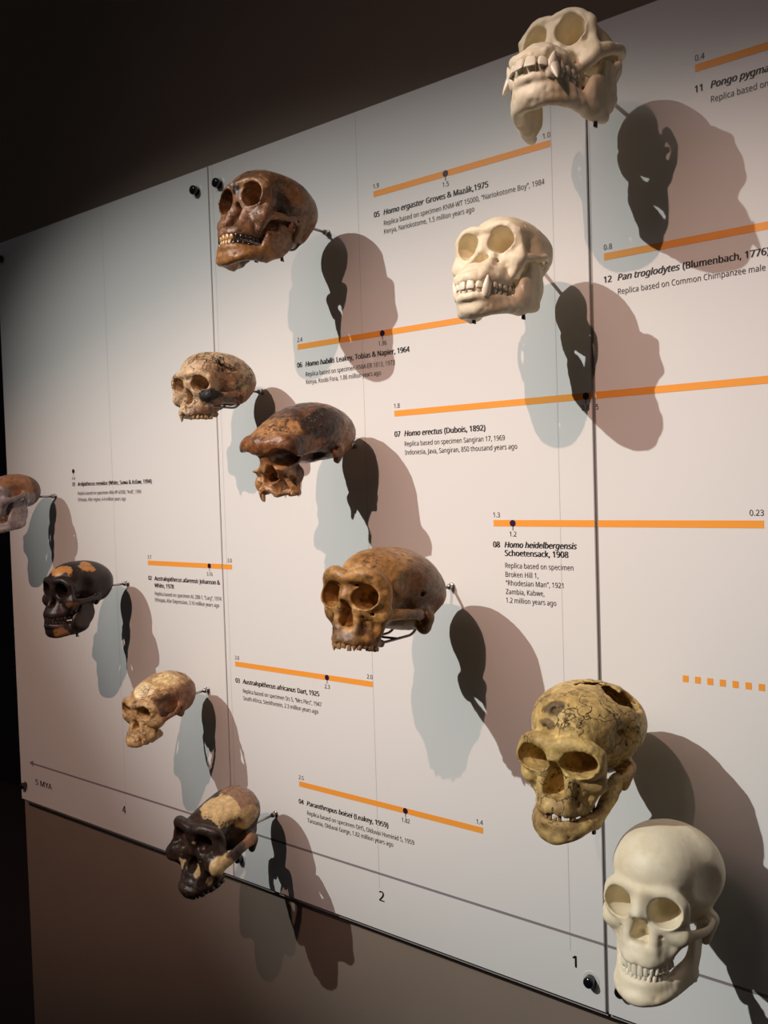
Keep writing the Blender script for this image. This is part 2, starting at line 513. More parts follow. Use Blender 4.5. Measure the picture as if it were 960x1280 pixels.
class Field:
    def __init__(self, lo, hi, h=None):
        self.h = h or VOX
        self.lo = np.array(lo, np.float32)
        n = np.ceil((np.array(hi) - self.lo) / self.h).astype(int) + 1
        self.n = n
        self.ax = [self.lo[i] + self.h * np.arange(n[i], dtype=np.float32) for i in range(3)]
        self.F = np.full(tuple(n), 40.0, np.float32)
    def _do(self, prims, k, sign):
        for lo, hi, fn in prims:
            m = k * 1.2 + 4 * self.h
            i0 = np.maximum(np.floor((lo - m - self.lo) / self.h).astype(int), 0)
            i1 = np.minimum(np.ceil((hi + m - self.lo) / self.h).astype(int) + 1, self.n)
            if (i1 <= i0).any():
                continue
            X, Y, Z = (self.ax[0][i0[0]:i1[0], None, None], self.ax[1][None, i0[1]:i1[1], None], self.ax[2][None, None, i0[2]:i1[2]])
            d = fn(X, Y, Z)
            sub = self.F[i0[0]:i1[0], i0[1]:i1[1], i0[2]:i1[2]]
            if sign > 0:
                r = np.minimum(sub, d)
                if k > 0:
                    hh = np.maximum(k - np.abs(sub - d), 0)
                    r = r - hh * hh / (4 * k)
            else:
                d = -d
                r = np.maximum(sub, d)
                if k > 0:
                    hh = np.maximum(k - np.abs(sub - d), 0)
                    r = r + hh * hh / (4 * k)
            self.F[i0[0]:i1[0], i0[1]:i1[1], i0[2]:i1[2]] = r
    @staticmethod
    def _mir(prims):
        out = []
        for lo, hi, fn in prims:
            l2, h2 = lo.copy(), hi.copy()
            l2[0], h2[0] = -hi[0], -lo[0]
            out.append((l2, h2, lambda X, Y, Z, fn=fn: fn(-X, Y, Z)))
        return out
    def add(self, prims, k=4, sym=False):
        k = k * 0.55 if k < 15 else k
        self._do(prims, k, 1)
        if sym:
            self._do(self._mir(prims), k, 1)
        return self
    def cut(self, prims, k=2, sym=False):
        self._do(prims, k, -1)
        if sym:
            self._do(self._mir(prims), k, -1)
        return self
    def soften(self, n=1):
        """light blur of the distance field: rounds off kinks and welds"""
        for _ in range(n):
            for a in range(3):
                f = self.F
                s0, s1, s2 = [slice(None)] * 3, [slice(None)] * 3, [slice(None)] * 3
                s0[a], s1[a], s2[a] = slice(0, -2), slice(1, -1), slice(2, None)
                g = f.copy()
                g[tuple(s1)] = 0.25 * f[tuple(s0)] + 0.5 * f[tuple(s1)] + 0.25 * f[tuple(s2)]
                self.F = g
        return self
    def rough(self, amp, scale, seed=0, oct=3):
        idx = np.nonzero(np.abs(self.F) < amp * 2 + 3 * self.h)
        P = np.stack([self.ax[0][idx[0]], self.ax[1][idx[1]], self.ax[2][idx[2]]], 1)
        self.F[idx] += amp * fbm(P, scale, seed, oct)
        return self
    def mesh(self):
        """naive surface nets -> vertices (n,3), quads (m,4)"""
        F = self.F
        F[0], F[-1], F[:, 0], F[:, -1], F[:, :, 0], F[:, :, -1] = 9, 9, 9, 9, 9, 9
        ins = F < 0
        nx, ny, nz = F.shape
        cnt = np.zeros((nx - 1, ny - 1, nz - 1), np.int8)
        for dx in (0, 1):
            for dy in (0, 1):
                for dz in (0, 1):
                    cnt += ins[dx:nx - 1 + dx, dy:ny - 1 + dy, dz:nz - 1 + dz]
        act = (cnt > 0) & (cnt < 8)
        I, J, K = np.nonzero(act)
        vid = np.full(act.shape, -1, np.int64)
        vid[I, J, K] = np.arange(len(I))
        acc = np.zeros((len(I), 3), np.float32)
        num = np.zeros(len(I), np.float32)
        base = np.stack([I, J, K], 1)
        for a in range(3):
            o1, o2 = [q for q in range(3) if q != a]
            for u in (0, 1):
                for v in (0, 1):
                    off = np.zeros(3, int)
                    off[o1], off[o2] = u, v
                    p = base + off
                    q = p.copy()
                    q[:, a] += 1
                    fp, fq = F[p[:, 0], p[:, 1], p[:, 2]], F[q[:, 0], q[:, 1], q[:, 2]]
                    m = (fp < 0) != (fq < 0)
                    t = fp[m] / (fp[m] - fq[m])
                    pos = p[m].astype(np.float32)
                    pos[:, a] += t
                    acc[m] += pos
                    num[m] += 1
        V = self.lo + self.h * acc / np.maximum(num, 1)[:, None]
        quads = []
        for a in range(3):
            o1, o2 = (a + 1) % 3, (a + 2) % 3
            sl0, sl1 = [slice(None)] * 3, [slice(None)] * 3
            sl0[a], sl1[a] = slice(0, -1), slice(1, None)
            A, B = ins[tuple(sl0)], ins[tuple(sl1)]
            for flip, m in ((False, A & ~B), (True, ~A & B)):
                e = np.stack(np.nonzero(m), 1)
                e = e[(e[:, o1] > 0) & (e[:, o2] > 0)]
                c = []
                for u, v in ((1, 1), (0, 1), (0, 0), (1, 0)):
                    g = e.copy()
                    g[:, o1] -= u
                    g[:, o2] -= v
                    c.append(vid[g[:, 0], g[:, 1], g[:, 2]])
                qd = np.stack(c, 1)
                quads.append(qd[:, ::-1] if flip else qd)
        return V, np.concatenate(quads)

def largest_piece(V, Q, keep=0.02):
    """drop crumbs: keep connected pieces with more than a share of the vertices"""
    n = len(V)
    lab = np.arange(n)
    e = np.concatenate([Q[:, [0, 1]], Q[:, [1, 2]], Q[:, [2, 3]]])
    while True:
        m = np.minimum(lab[e[:, 0]], lab[e[:, 1]])
        new = lab.copy()
        np.minimum.at(new, e[:, 0], m)
        np.minimum.at(new, e[:, 1], m)
        new = new[new]
        if (new == lab).all():
            break
        lab = new
    c = np.bincount(lab, minlength=n)
    ok = c[lab] > keep * n
    idx = np.cumsum(ok) - 1
    return V[ok], idx[Q[ok[Q].all(1)]]

def smoothstep(a, b, x):
    t = np.clip((x - a) / (b - a), 0, 1)
    return t * t * (3 - 2 * t)

def field_object(name, fld, tint, material, parent, keep=0.02, mottle=0.0):
    """mm field (x left, f forward, z up) -> object in metres facing -Y, with a per-vertex pigment colour"""
    V, Q = fld.mesh()
    V, Q = largest_piece(V, Q, keep)
    m = bpy.data.meshes.new(name)
    co = np.stack([V[:, 0], -V[:, 1], V[:, 2]], 1).astype(np.float32) * 0.001
    m.vertices.add(len(co))
    m.vertices.foreach_set('co', co.ravel())
    nq = len(Q)
    m.loops.add(nq * 4)
    m.loops.foreach_set('vertex_index', Q[:, ::-1].astype(np.int32).ravel())
    m.polygons.add(nq)
    m.polygons.foreach_set('loop_start', np.arange(0, nq * 4, 4, dtype=np.int32))
    m.polygons.foreach_set('use_smooth', np.ones(nq, dtype=bool))
    m.update(calc_edges=True)
    at = m.color_attributes.new('pigment', 'FLOAT_COLOR', 'POINT')
    c = np.ones((len(co), 4), np.float32)
    c[:, :3] = tint(V)
    if mottle:
        c[:, :3] *= (1 + mottle * fbm(V, 8, 11, 3))[:, None].clip(0.25, 2)
    at.data.foreach_set('color', c.ravel())
    return link_mesh(name, m, material, parent)

# ------------------------------------------------------------------ bone and tooth materials
def bone_mat(name, rough=0.45, spec=0.4, fine=0.25, fine_scale=140, crack=0.0, crack_scale=28.0, crack_col=(0.02, 0.012, 0.008), crack_w=0.02, bump=0.25, coat=0.0, pits=0.0):
    m, nt, b = nodes_of(name)
    N, L = nt.nodes, nt.links
    b.inputs['Roughness'].default_value = rough
    b.inputs['Specular IOR Level'].default_value = spec
    b.inputs['Coat Weight'].default_value = coat
    b.inputs['Coat Roughness'].default_value = 0.25
    at = N.new('ShaderNodeVertexColor')
    at.layer_name = 'pigment'
    tc = N.new('ShaderNodeTexCoord')
    nz = N.new('ShaderNodeTexNoise')
    nz.inputs['Scale'].default_value = fine_scale
    nz.inputs['Detail'].default_value = 8
    nz.inputs['Roughness'].default_value = 0.7
    L.new(tc.outputs['Object'], nz.inputs['Vector'])
    mr = N.new('ShaderNodeMapRange')
    mr.inputs[1].default_value, mr.inputs[2].default_value = 0.3, 0.7
    mr.inputs[3].default_value, mr.inputs[4].default_value = 1 - fine, 1 + fine
    L.new(nz.outputs['Fac'], mr.inputs[0])
    mul = N.new('ShaderNodeVectorMath')
    mul.operation = 'SCALE'
    L.new(at.outputs['Color'], mul.inputs[0])
    L.new(mr.outputs[0], mul.inputs['Scale'])
    col = mul.outputs[0]
    height = nz.outputs['Fac']
    if crack > 0:
        nz2 = N.new('ShaderNodeTexNoise')
        nz2.inputs['Scale'].default_value = 45
        nz2.inputs['Detail'].default_value = 3
        L.new(tc.outputs['Object'], nz2.inputs['Vector'])
        ad = N.new('ShaderNodeVectorMath')
        ad.operation = 'MULTIPLY_ADD'
        L.new(nz2.outputs['Color'], ad.inputs[0])
        ad.inputs[1].default_value = (0.045, 0.045, 0.045)
        L.new(tc.outputs['Object'], ad.inputs[2])
        vo = N.new('ShaderNodeTexVoronoi')
        vo.feature = 'DISTANCE_TO_EDGE'
        vo.inputs['Scale'].default_value = crack_scale
        L.new(ad.outputs[0], vo.inputs['Vector'])
        r2_ = N.new('ShaderNodeMapRange')
        r2_.inputs[1].default_value, r2_.inputs[2].default_value = crack_w * 0.35, crack_w
        r2_.inputs[3].default_value, r2_.inputs[4].default_value = 1.0, 0.0
        L.new(vo.outputs['Distance'], r2_.inputs[0])
        # cracks come and go over the surface
        nz3 = N.new('ShaderNodeTexNoise')
        nz3.inputs['Scale'].default_value = 18
        L.new(tc.outputs['Object'], nz3.inputs['Vector'])
        r3 = N.new('ShaderNodeMapRange')
        r3.inputs[1].default_value, r3.inputs[2].default_value = 0.42, 0.58
        r3.inputs[3].default_value, r3.inputs[4].default_value = crack * 0.1, crack
        L.new(nz3.outputs['Fac'], r3.inputs[0])
        mm = N.new('ShaderNodeMath')
        mm.operation = 'MULTIPLY'
        L.new(r2_.outputs[0], mm.inputs[0])
        L.new(r3.outputs[0], mm.inputs[1])
        mx = N.new('ShaderNodeMix')
        mx.data_type = 'RGBA'
        L.new(mm.outputs[0], mx.inputs[0])
        L.new(col, mx.inputs[6])
        mx.inputs[7].default_value = (*crack_col, 1)
        col = mx.outputs[2]
        sb = N.new('ShaderNodeMath')
        sb.operation = 'SUBTRACT'
        L.new(nz.outputs['Fac'], sb.inputs[0])
        L.new(mm.outputs[0], sb.inputs[1])
        height = sb.outputs[0]
    if pits > 0:
        # small dark pores where the bone has weathered
        pv = N.new('ShaderNodeTexVoronoi')
        pv.inputs['Scale'].default_value = 230
        pd = N.new('ShaderNodeVectorMath')
        pd.operation = 'MULTIPLY_ADD'
        L.new(nz.outputs['Color'], pd.inputs[0])
        pd.inputs[1].default_value = (0.012, 0.012, 0.012)
        L.new(tc.outputs['Object'], pd.inputs[2])
        L.new(pd.outputs[0], pv.inputs['Vector'])
        pm = N.new('ShaderNodeTexNoise')
        pm.inputs['Scale'].default_value = 32
        pm.inputs['Detail'].default_value = 4
        L.new(tc.outputs['Object'], pm.inputs['Vector'])
        pa = N.new('ShaderNodeMapRange')
        pa.inputs[1].default_value, pa.inputs[2].default_value = 0.5, 0.68
        pa.inputs[3].default_value, pa.inputs[4].default_value = 0.0, 0.62
        L.new(pm.outputs['Fac'], pa.inputs[0])
        ps = N.new('ShaderNodeMath')
        ps.operation = 'SUBTRACT'
        L.new(pa.outputs[0], ps.inputs[0])
        L.new(pv.outputs['Distance'], ps.inputs[1])
        pk = N.new('ShaderNodeMapRange')
        pk.inputs[1].default_value, pk.inputs[2].default_value = 0.0, 0.15
        pk.inputs[3].default_value, pk.inputs[4].default_value = 0.0, pits
        L.new(ps.outputs[0], pk.inputs[0])
        px = N.new('ShaderNodeMix')
        px.data_type = 'RGBA'
        L.new(pk.outputs[0], px.inputs[0])
        L.new(col, px.inputs[6])
        px.inputs[7].default_value = (*crack_col, 1)
        col = px.outputs[2]
        hs = N.new('ShaderNodeMath')
        hs.operation = 'SUBTRACT'
        L.new(height, hs.inputs[0])
        L.new(pk.outputs[0], hs.inputs[1])
        height = hs.outputs[0]
    L.new(col, b.inputs['Base Color'])
    bp = N.new('ShaderNodeBump')
    bp.inputs['Strength'].default_value = bump
    bp.inputs['Distance'].default_value = 0.0015
    L.new(height, bp.inputs['Height'])
    L.new(bp.outputs['Normal'], b.inputs['Normal'])
    return m

def tooth_mesh(kind):
    """unit tooth: width 1 (x), depth 1 (y), crown from z=0 (neck) down to z=-1; a root stub goes up"""
    n = 12
    prof = {'incisor': [(0.5, .62, .62), (0.0, .72, .80), (-.35, .92, .82), (-.75, 1.0, .52), (-.95, .97, .28), (-1.0, .80, .16)],
            'canine': [(0.22, .80, .80), (0.0, .92, .92), (-.2, 1.0, 1.0), (-.5, .80, .80), (-.75, .52, .52), (-.93, .24, .24), (-1.0, .08, .08)],
            'molar': [(0.5, .70, .70), (0.0, .82, .84), (-.35, .98, 1.0), (-.75, 1.0, .98), (-.95, .86, .80), (-.90, .45, .42)]}[kind]
    vs, fs = [], []
    for z, w, d in prof:
        for i in range(n):
            a = 2 * math.pi * i / n
            c, s = math.cos(a), math.sin(a)
            e = 0.7 if kind != 'canine' else 1.0
            x = math.copysign(abs(c) ** e, c) * w * 0.5
            y = math.copysign(abs(s) ** e, s) * d * 0.5
            zz = z
            if kind == 'molar' and z < -0.8:
                zz -= 0.09 * math.cos(4 * a + math.pi)
            vs.append((x, y, zz))
    for k in range(len(prof) - 1):
        for i in range(n):
            j = (i + 1) % n
            fs.append((k * n + i, (k + 1) * n + i, (k + 1) * n + j, k * n + j))
    fs.append(tuple(range(n)))
    fs.append(tuple((len(prof) - 1) * n + i for i in range(n - 1, -1, -1)))
    m = bpy.data.meshes.new('tooth')
    m.from_pydata(vs, [], fs)
    m.polygons.foreach_set('use_smooth', [True] * len(m.polygons))
    m.update()
    return m

def arch_pts(mw, mf, ml, n=60, e1=0.85, e2=0.75):
    """half dental arch from the midline to the left rear: (x, f)"""
    out = []
    for i in range(n + 1):
        th = math.radians(90 * i / n)
        out.append((mw * math.sin(th) ** e1, ml + (mf - ml) * max(math.cos(th), 0) ** e2))
    return out

HUMAN = [('incisor', 8.4, 7, 10.5), ('incisor', 6.8, 6.5, 9.5), ('canine', 7.6, 8, 10.5), ('molar', 7, 9, 8), ('molar', 7, 9, 7.5), ('molar', 10.2, 11, 7), ('molar', 9.8, 11, 6.8), ('molar', 9, 10, 6)]
HUMANL = [('incisor', 5.6, 6, 9), ('incisor', 6.2, 6.3, 9), ('canine', 7, 7.6, 10), ('molar', 7, 8, 8), ('molar', 7.2, 8, 7.5), ('molar', 11, 10, 7), ('molar', 10.5, 10, 6.8), ('molar', 10, 9.5, 6)]
CHIMP = [('incisor', 11.5, 8, 12), ('incisor', 9.5, 8, 11), ('canine', 12, 11, 16), ('molar', 8.5, 10, 9), ('molar', 8, 10, 8), ('molar', 10.5, 11, 7.5), ('molar', 10.5, 11, 7.5), ('molar', 9.5, 10, 7)]
CHIMPL = [('incisor', 8.5, 8, 12), ('incisor', 9, 8, 12), ('canine', 12, 11, 23), ('molar', 9, 9, 10), ('molar', 8.5, 9, 8), ('molar', 11, 10, 7.5), ('molar', 11, 10, 7.5), ('molar', 10.5, 9.5, 7)]

ORANG = [(k, w, d, 31 if k == 'canine' else h * 1.25) for k, w, d, h in CHIMP]
ORANGL = [(k, w, d, 25 if k == 'canine' else h * 1.2) for k, w, d, h in CHIMPL]

def place_teeth(parent, spec, mw, mf, ml, z, mat, upper=True, present=None, scale=1.0, jitter=0.0, seed=1, lean=0.0, front_mat=None, zslope=0.0, can_out=0.0):
    """present: set of (side, index) kept; side +1 is the skull's left"""
    pts = arch_pts(mw, mf, ml)
    cum = [0.0]
    for p, q in zip(pts, pts[1:]):
        cum.append(cum[-1] + math.hypot(q[0] - p[0], q[1] - p[1]))
    tot = sum(s[1] for s in spec)
    fit = cum[-1] / tot * 0.985
    rnd = random.Random(seed)
    first = {}
    for side in (1, -1):
        s = 0.0
        for i, (kind, w, d, h) in enumerate(spec):
            mid = (s + w / 2) * fit
            s += w
            if present is not None and (side, i) not in present:
                continue
            k = max(j for j in range(len(cum)) if cum[j] <= mid + 1e-6)
            k = min(k, len(pts) - 2)
            t = (mid - cum[k]) / (cum[k + 1] - cum[k])
            x = pts[k][0] + t * (pts[k + 1][0] - pts[k][0])
            f = pts[k][1] + t * (pts[k + 1][1] - pts[k][1])
            tx, tf = pts[k + 1][0] - pts[k][0], pts[k + 1][1] - pts[k][1]
            ang = math.atan2(-tf, tx)
            key = (kind, i < 2)
            if key not in first:
                me = tooth_mesh(kind)
                me.materials.append(front_mat if front_mat and i < 2 else mat)
                first[key] = me
            o = bpy.data.objects.new('tooth', first[key])
            COL.objects.link(o)
            o.parent = parent
            jj = lambda a: 1 + rnd.uniform(-a, a)
            o.scale = (w * fit * 0.001 * scale * 0.98, d * 0.001 * scale, h * 0.001 * jj(jitter))
            if kind == 'canine':
                x, f = x + can_out * 0.6, f + can_out
            zz = z + zslope * (mf - f)
            o.location = (side * x * 0.001, -f * 0.001, zz * 0.001)
            lean_i = lean if i < 3 else lean * 0.3
            rx = -lean_i if upper else lean_i
            # local +x runs along the arch, local -y looks outwards
            M = Matrix.Rotation(side * ang, 4, 'Z') @ Matrix.Rotation(math.radians(rx), 4, 'X')
            if not upper:
                M = M @ Matrix.Rotation(math.pi, 4, 'Y')
            if jitter:
                M = M @ Matrix.Rotation(rnd.uniform(-1, 1) * jitter * 0.5, 4, 'Y')
            o.rotation_euler = M.to_euler()

# ------------------------------------------------------------------ the skull itself
BASE = dict(
    vault=[((0, -16, 6), (70, 74, 62)), ((0, 34, 12), (53, 52, 52)), ((0, -52, -8), (56, 40, 44))],
    base=((0, -20, -42), (47, 52, 22)),
    rough=(0.5, 14), seed=0,
    # brow bar: mid point f, z; then offsets to its outer end; radii mid/top/outer
    brow=dict(f=83, z=-13, arch=3, x1=20, x2=40, x3=51, f2=78, f3=62, z3=-22, r0=4.5, r1=5.5, r3=5.5, sq=1.0),
    orbit=dict(x=32, f=76, z=-33, rx=19, rz=16.5, d=34, yaw=-18, pitch=0, roll=-8),
    temporal=((96, 38, -14), (46, 52, 56), 3),
    nose=dict(f0=82, z0=-17, f1=93, z1=-42, r=5, top=-44, bot=-68, w=11.5, f=88, depth=24),
    zyg=dict(x=50, f=60, z=-54, r=9, ax=66, af=22, az=-49, ar=4.2, ef=-8, ex=60, ez=-42),
    jaw=dict(mf=88, mz=-84, mw=30, ml=34, r=7.5, core=26),
    mast=((54, -16, -48), (50, -12, -72), 11, 7),
    mandible=None,
)
MAND = dict(f=82, b=28, mw=31, ml=30, zt=-104, zb=-130, r=7, chin=7, gx=46, gf=2, gz=-116, rx=48, rw=17, cz=-46, cf=-4, coz=-52, cof=24, ramt=3.6)

def merge(_src, **kw):
    o = dict(_src)
    for k, v in kw.items():
        o[k] = {**o[k], **v} if isinstance(v, dict) and isinstance(o.get(k), dict) else v
    return o

def cranium_field(P):
    br, ob, no, zy, jw = P['brow'], P['orbit'], P['nose'], P['zyg'], P['jaw']
    F = Field(P.get('lo', (-84, -112, -112)), P.get('hi', (84, 128, 84)))
    for c, r in P['vault']:
        F.add(E(c, r), 16)
    F.add(E(*P['base']), 18)
    m = P['mast']
    F.add(S((*m[0], m[2]), (*m[1], m[3])), 10, sym=True)
    # postorbital constriction
    tc, tr, tk = P['temporal']
    F.cut(E(tc, tr), tk, sym=True)
    for op in P.get('early', []):
        op(F)
    # midface: interorbital block, root of the nose, upper jaw
    nf, oz = no['f'], ob['z']
    orb_bot = oz - ob['rz']
    bot, mz, mf, mw, ml = no['bot'], jw['mz'], jw['mf'], jw['mw'], jw['ml']
    F.add(E((0, br['f'] - 26, oz), (max(ob['x'] - ob['rx'] + 7, 7), 24, ob['rz'] + 4)), 8)
    wl, dp, sx = ob.get('wall', 4.5), ob['d'], ob['rz'] / ob['rx']
    F.add(S((ob['x'] - 1, ob['f'] - 9, oz, ob['rz'] + wl), (ob['x'] - ob['rx'] * 0.42, ob['f'] - dp * 0.85, oz + 1, ob['rz'] * 0.7 + wl), sq=(sx, 1, 1)), 6, sym=True)
    # solid behind the nasal opening
    F.add(E((0, nf - 52, (no['top'] + bot) / 2 - 2), (no['w'] + 12, 26, (no['top'] - bot) / 2 + 14)), 8)
    F.add(E((0, (mf + ml) / 2 - 10, (bot + mz) / 2 + 2), (mw * 0.82, max((mf - ml) / 2 - 4, 14), (bot - mz) / 2 + 9)), 10)
    F.add(S((0, nf - 12, bot - 4, 7), (0, mf - 8, mz + 6, 7)), 8)
    pr = no.get('pil', 5.5)
    F.add(S((no['w'] + 4, nf - 19, orb_bot + 4, pr), (no['w'] + 3.5, nf - 13, (no['top'] + bot) / 2, pr), (mw * 0.58, mf - 12.5, mz + 7, 7)), 9, sym=True)
    F.add(E((ob['x'] * 0.74, (zy['f'] + nf) / 2 - 13, orb_bot - 10), (14, 9, 14)), 10, sym=True)
    F.add(S((ob['x'] * 0.8, zy['f'] - 3, orb_bot - 7, 9), (mw * 0.8, mf - jw['core'], mz + 8, 9)), 14, sym=True)
    # tooth-bearing rim with faint root ridges
    a = arch_pts(mw - 0.5, mf - 5, ml, 9)
    F.add(S(*[(x, f, mz + 5.5 + jw.get('slope', 0) * (mf - f), 4.8) for x, f in a], sq=(1, 1, 0.75)), 7, sym=True)
    F.add(S(*[(x * 0.93, f - 2 - 7 * max(0.1, (mf - nf) / (bot - mz)), mz + 14, 5) for x, f in a[:7]], sq=(1, 1, 0.7)), 7, sym=True)
    # brow, outer orbital pillar, cheek, lower rim
    F.add(S((0, br['f'], br['z'], br['r0']), (br['x1'], br['f2'], br['z'] + br['arch'], br['r1']), (br['x2'], (br['f2'] * 1.1 + br['f3'] * 0.9) / 2, br['z'] + br['arch'] * 0.6, br['r1']),
            (br['x3'], br['f3'], br['z3'], br['r3']), sq=(1, 1, br['sq'])), br.get('k', 10), sym=True)
    F.add(S((br['x3'], br['f3'], br['z3'], br['r3'] * 0.9), (br['x3'] + br.get('bow', 0.5), br['f3'] - 4, (br['z3'] + zy['z']) / 2 + 2, br['r3'] * 0.8), (zy['x'], zy['f'], zy['z'] + 3, zy['r'] * 0.8)), 9, sym=True)
    F.add(S((zy['x'], zy['f'], zy['z'], zy['r']), (ob['x'], (zy['f'] + br['f']) / 2 - 4, orb_bot - 4.5, 5), (ob['x'] * 0.45, br['f'] - 10, orb_bot, 5), sq=(1, 1, 0.8)), 10, sym=True)
    F.add(E((ob['x'] * 0.5 + zy['x'] * 0.5, zy['f'] + 1, zy['z'] + 1), (13, 8, zy['r'] + 4)), 12, sym=True)
    F.add(S((zy['x'] - 3, zy['f'] - 3, zy['z'] - 3, zy['r'] * 0.85), (mw + 2, ml + 18, mz + 11, 6.5)), 12, sym=True)
    # zygomatic arch
    F.add(S((zy['x'], zy['f'] - 2, zy['z'], zy['r'] * 0.75), ((zy['x'] + zy['ax']) / 2 + 2, (zy['f'] + zy['af']) / 2 + 4, (zy['z'] + zy['az']) / 2, zy['ar'] * 1.15), (zy['ax'], zy['af'], zy['az'], zy['ar']),
            ((zy['ax'] + zy['ex']) / 2 + 1.5, (zy['af'] + zy['ef']) / 2 - 2, (zy['az'] + zy['ez']) / 2 + 1, zy['ar']), (zy['ex'], zy['ef'], zy['ez'], zy['ar'] * 1.3), sq=(1.25, 1, 0.75)), 5, sym=True)
    # nasal bones: a roof that narrows upwards
    nz1 = max(no['z1'], no['top'] + 3)
    F.add(S((0, no['f0'], no['z0'], no['r']), (0, no['f1'], nz1, no['r'] * 0.7)), 8)
    F.add(S((no['r'] * 0.8, no['f0'] - 4, no['z0'] - 6, no['r']), (no['r'] + 2, no['f1'] - 8, nz1, no['r'] * 0.8)), 15, sym=True)
    for op in P.get('mid', []):
        op(F)
    np.clip(F.F, -12, 12, out=F.F)
    F.soften(P.get('soft', 3))
    for i in range(1, 9):
        x, f = a[i]
        f = f - (2 if i > 5 else 0)
        q = 1 + (0.25 if i == jw.get('can', 3) else 0)
        F.add(S((x * 0.97, f + 1.9, mz + 1, 3.2 * q), (x * 0.92, f - 3 - jw.get('root', 14) * q * max(0.15, (mf - nf) / (bot - mz)), mz + jw.get('root', 14) * q, 1.6)), 6, sym=True)
    # orbits
    F.cut(E((ob['x'], ob['f'] + 6, oz), (ob['rx'], 24, ob['rz']), (ob['pitch'], ob['roll'], ob['yaw'])), ob.get('k', 2), sym=True)
    F.cut(S((ob['x'] - 0.5, ob['f'] - 4, oz, ob['rz'] * 0.97), (ob['x'] - ob['rx'] * 0.42, ob['f'] - dp * 0.8, oz + 1, ob['rz'] * 0.66), sq=(sx, 1, 1)), 2, sym=True)
    # pear-shaped nasal opening
    w = no['w']
    F.cut(S((0, nf + 8, no['top'] - w * 0.42, w * 0.42), (w * 0.36, nf + 4, bot + w * 0.64, w * 0.64), sq=(1, 0.2, 1)), 1.2, sym=True)
    F.add(E((0, nf - 46, (no['top'] + bot) / 2 + 5), (w + 5, 11, (no['top'] - bot) / 2 + 8)), 4)
    # ear hole, palate hollow, foramen magnum
    F.cut(E((P['mast'][0][0] + 8, P['mast'][0][1] + 12, P['mast'][0][2] + 6), (8, 4, 4)), 2, sym=True)
    F.cut(E((0, (mf + ml) / 2 - 10, mz - 1), (mw - 8, (mf - ml) / 2, 9)), 3)
    bc = P['base']
    F.cut(E((0, bc[0][1] - 8, bc[0][2] - bc[1][2]), (14, 17, 14)), 3)
    # infraorbital hole
    F.cut(E((ob['x'] * 0.85, (zy['f'] + br['f']) / 2 + 6, orb_bot - 11), (2.0, 11, 1.7)), 1, sym=True)
    for op in P.get('late', []):
        op(F)
    F.soften(1)
    if P['rough'][0]:
        F.rough(P['rough'][0], P['rough'][1], P['seed'])
        F.rough(P['rough'][0] * 0.45, P['rough'][1] * 0.4, P['seed'] + 5, 2)
    return F

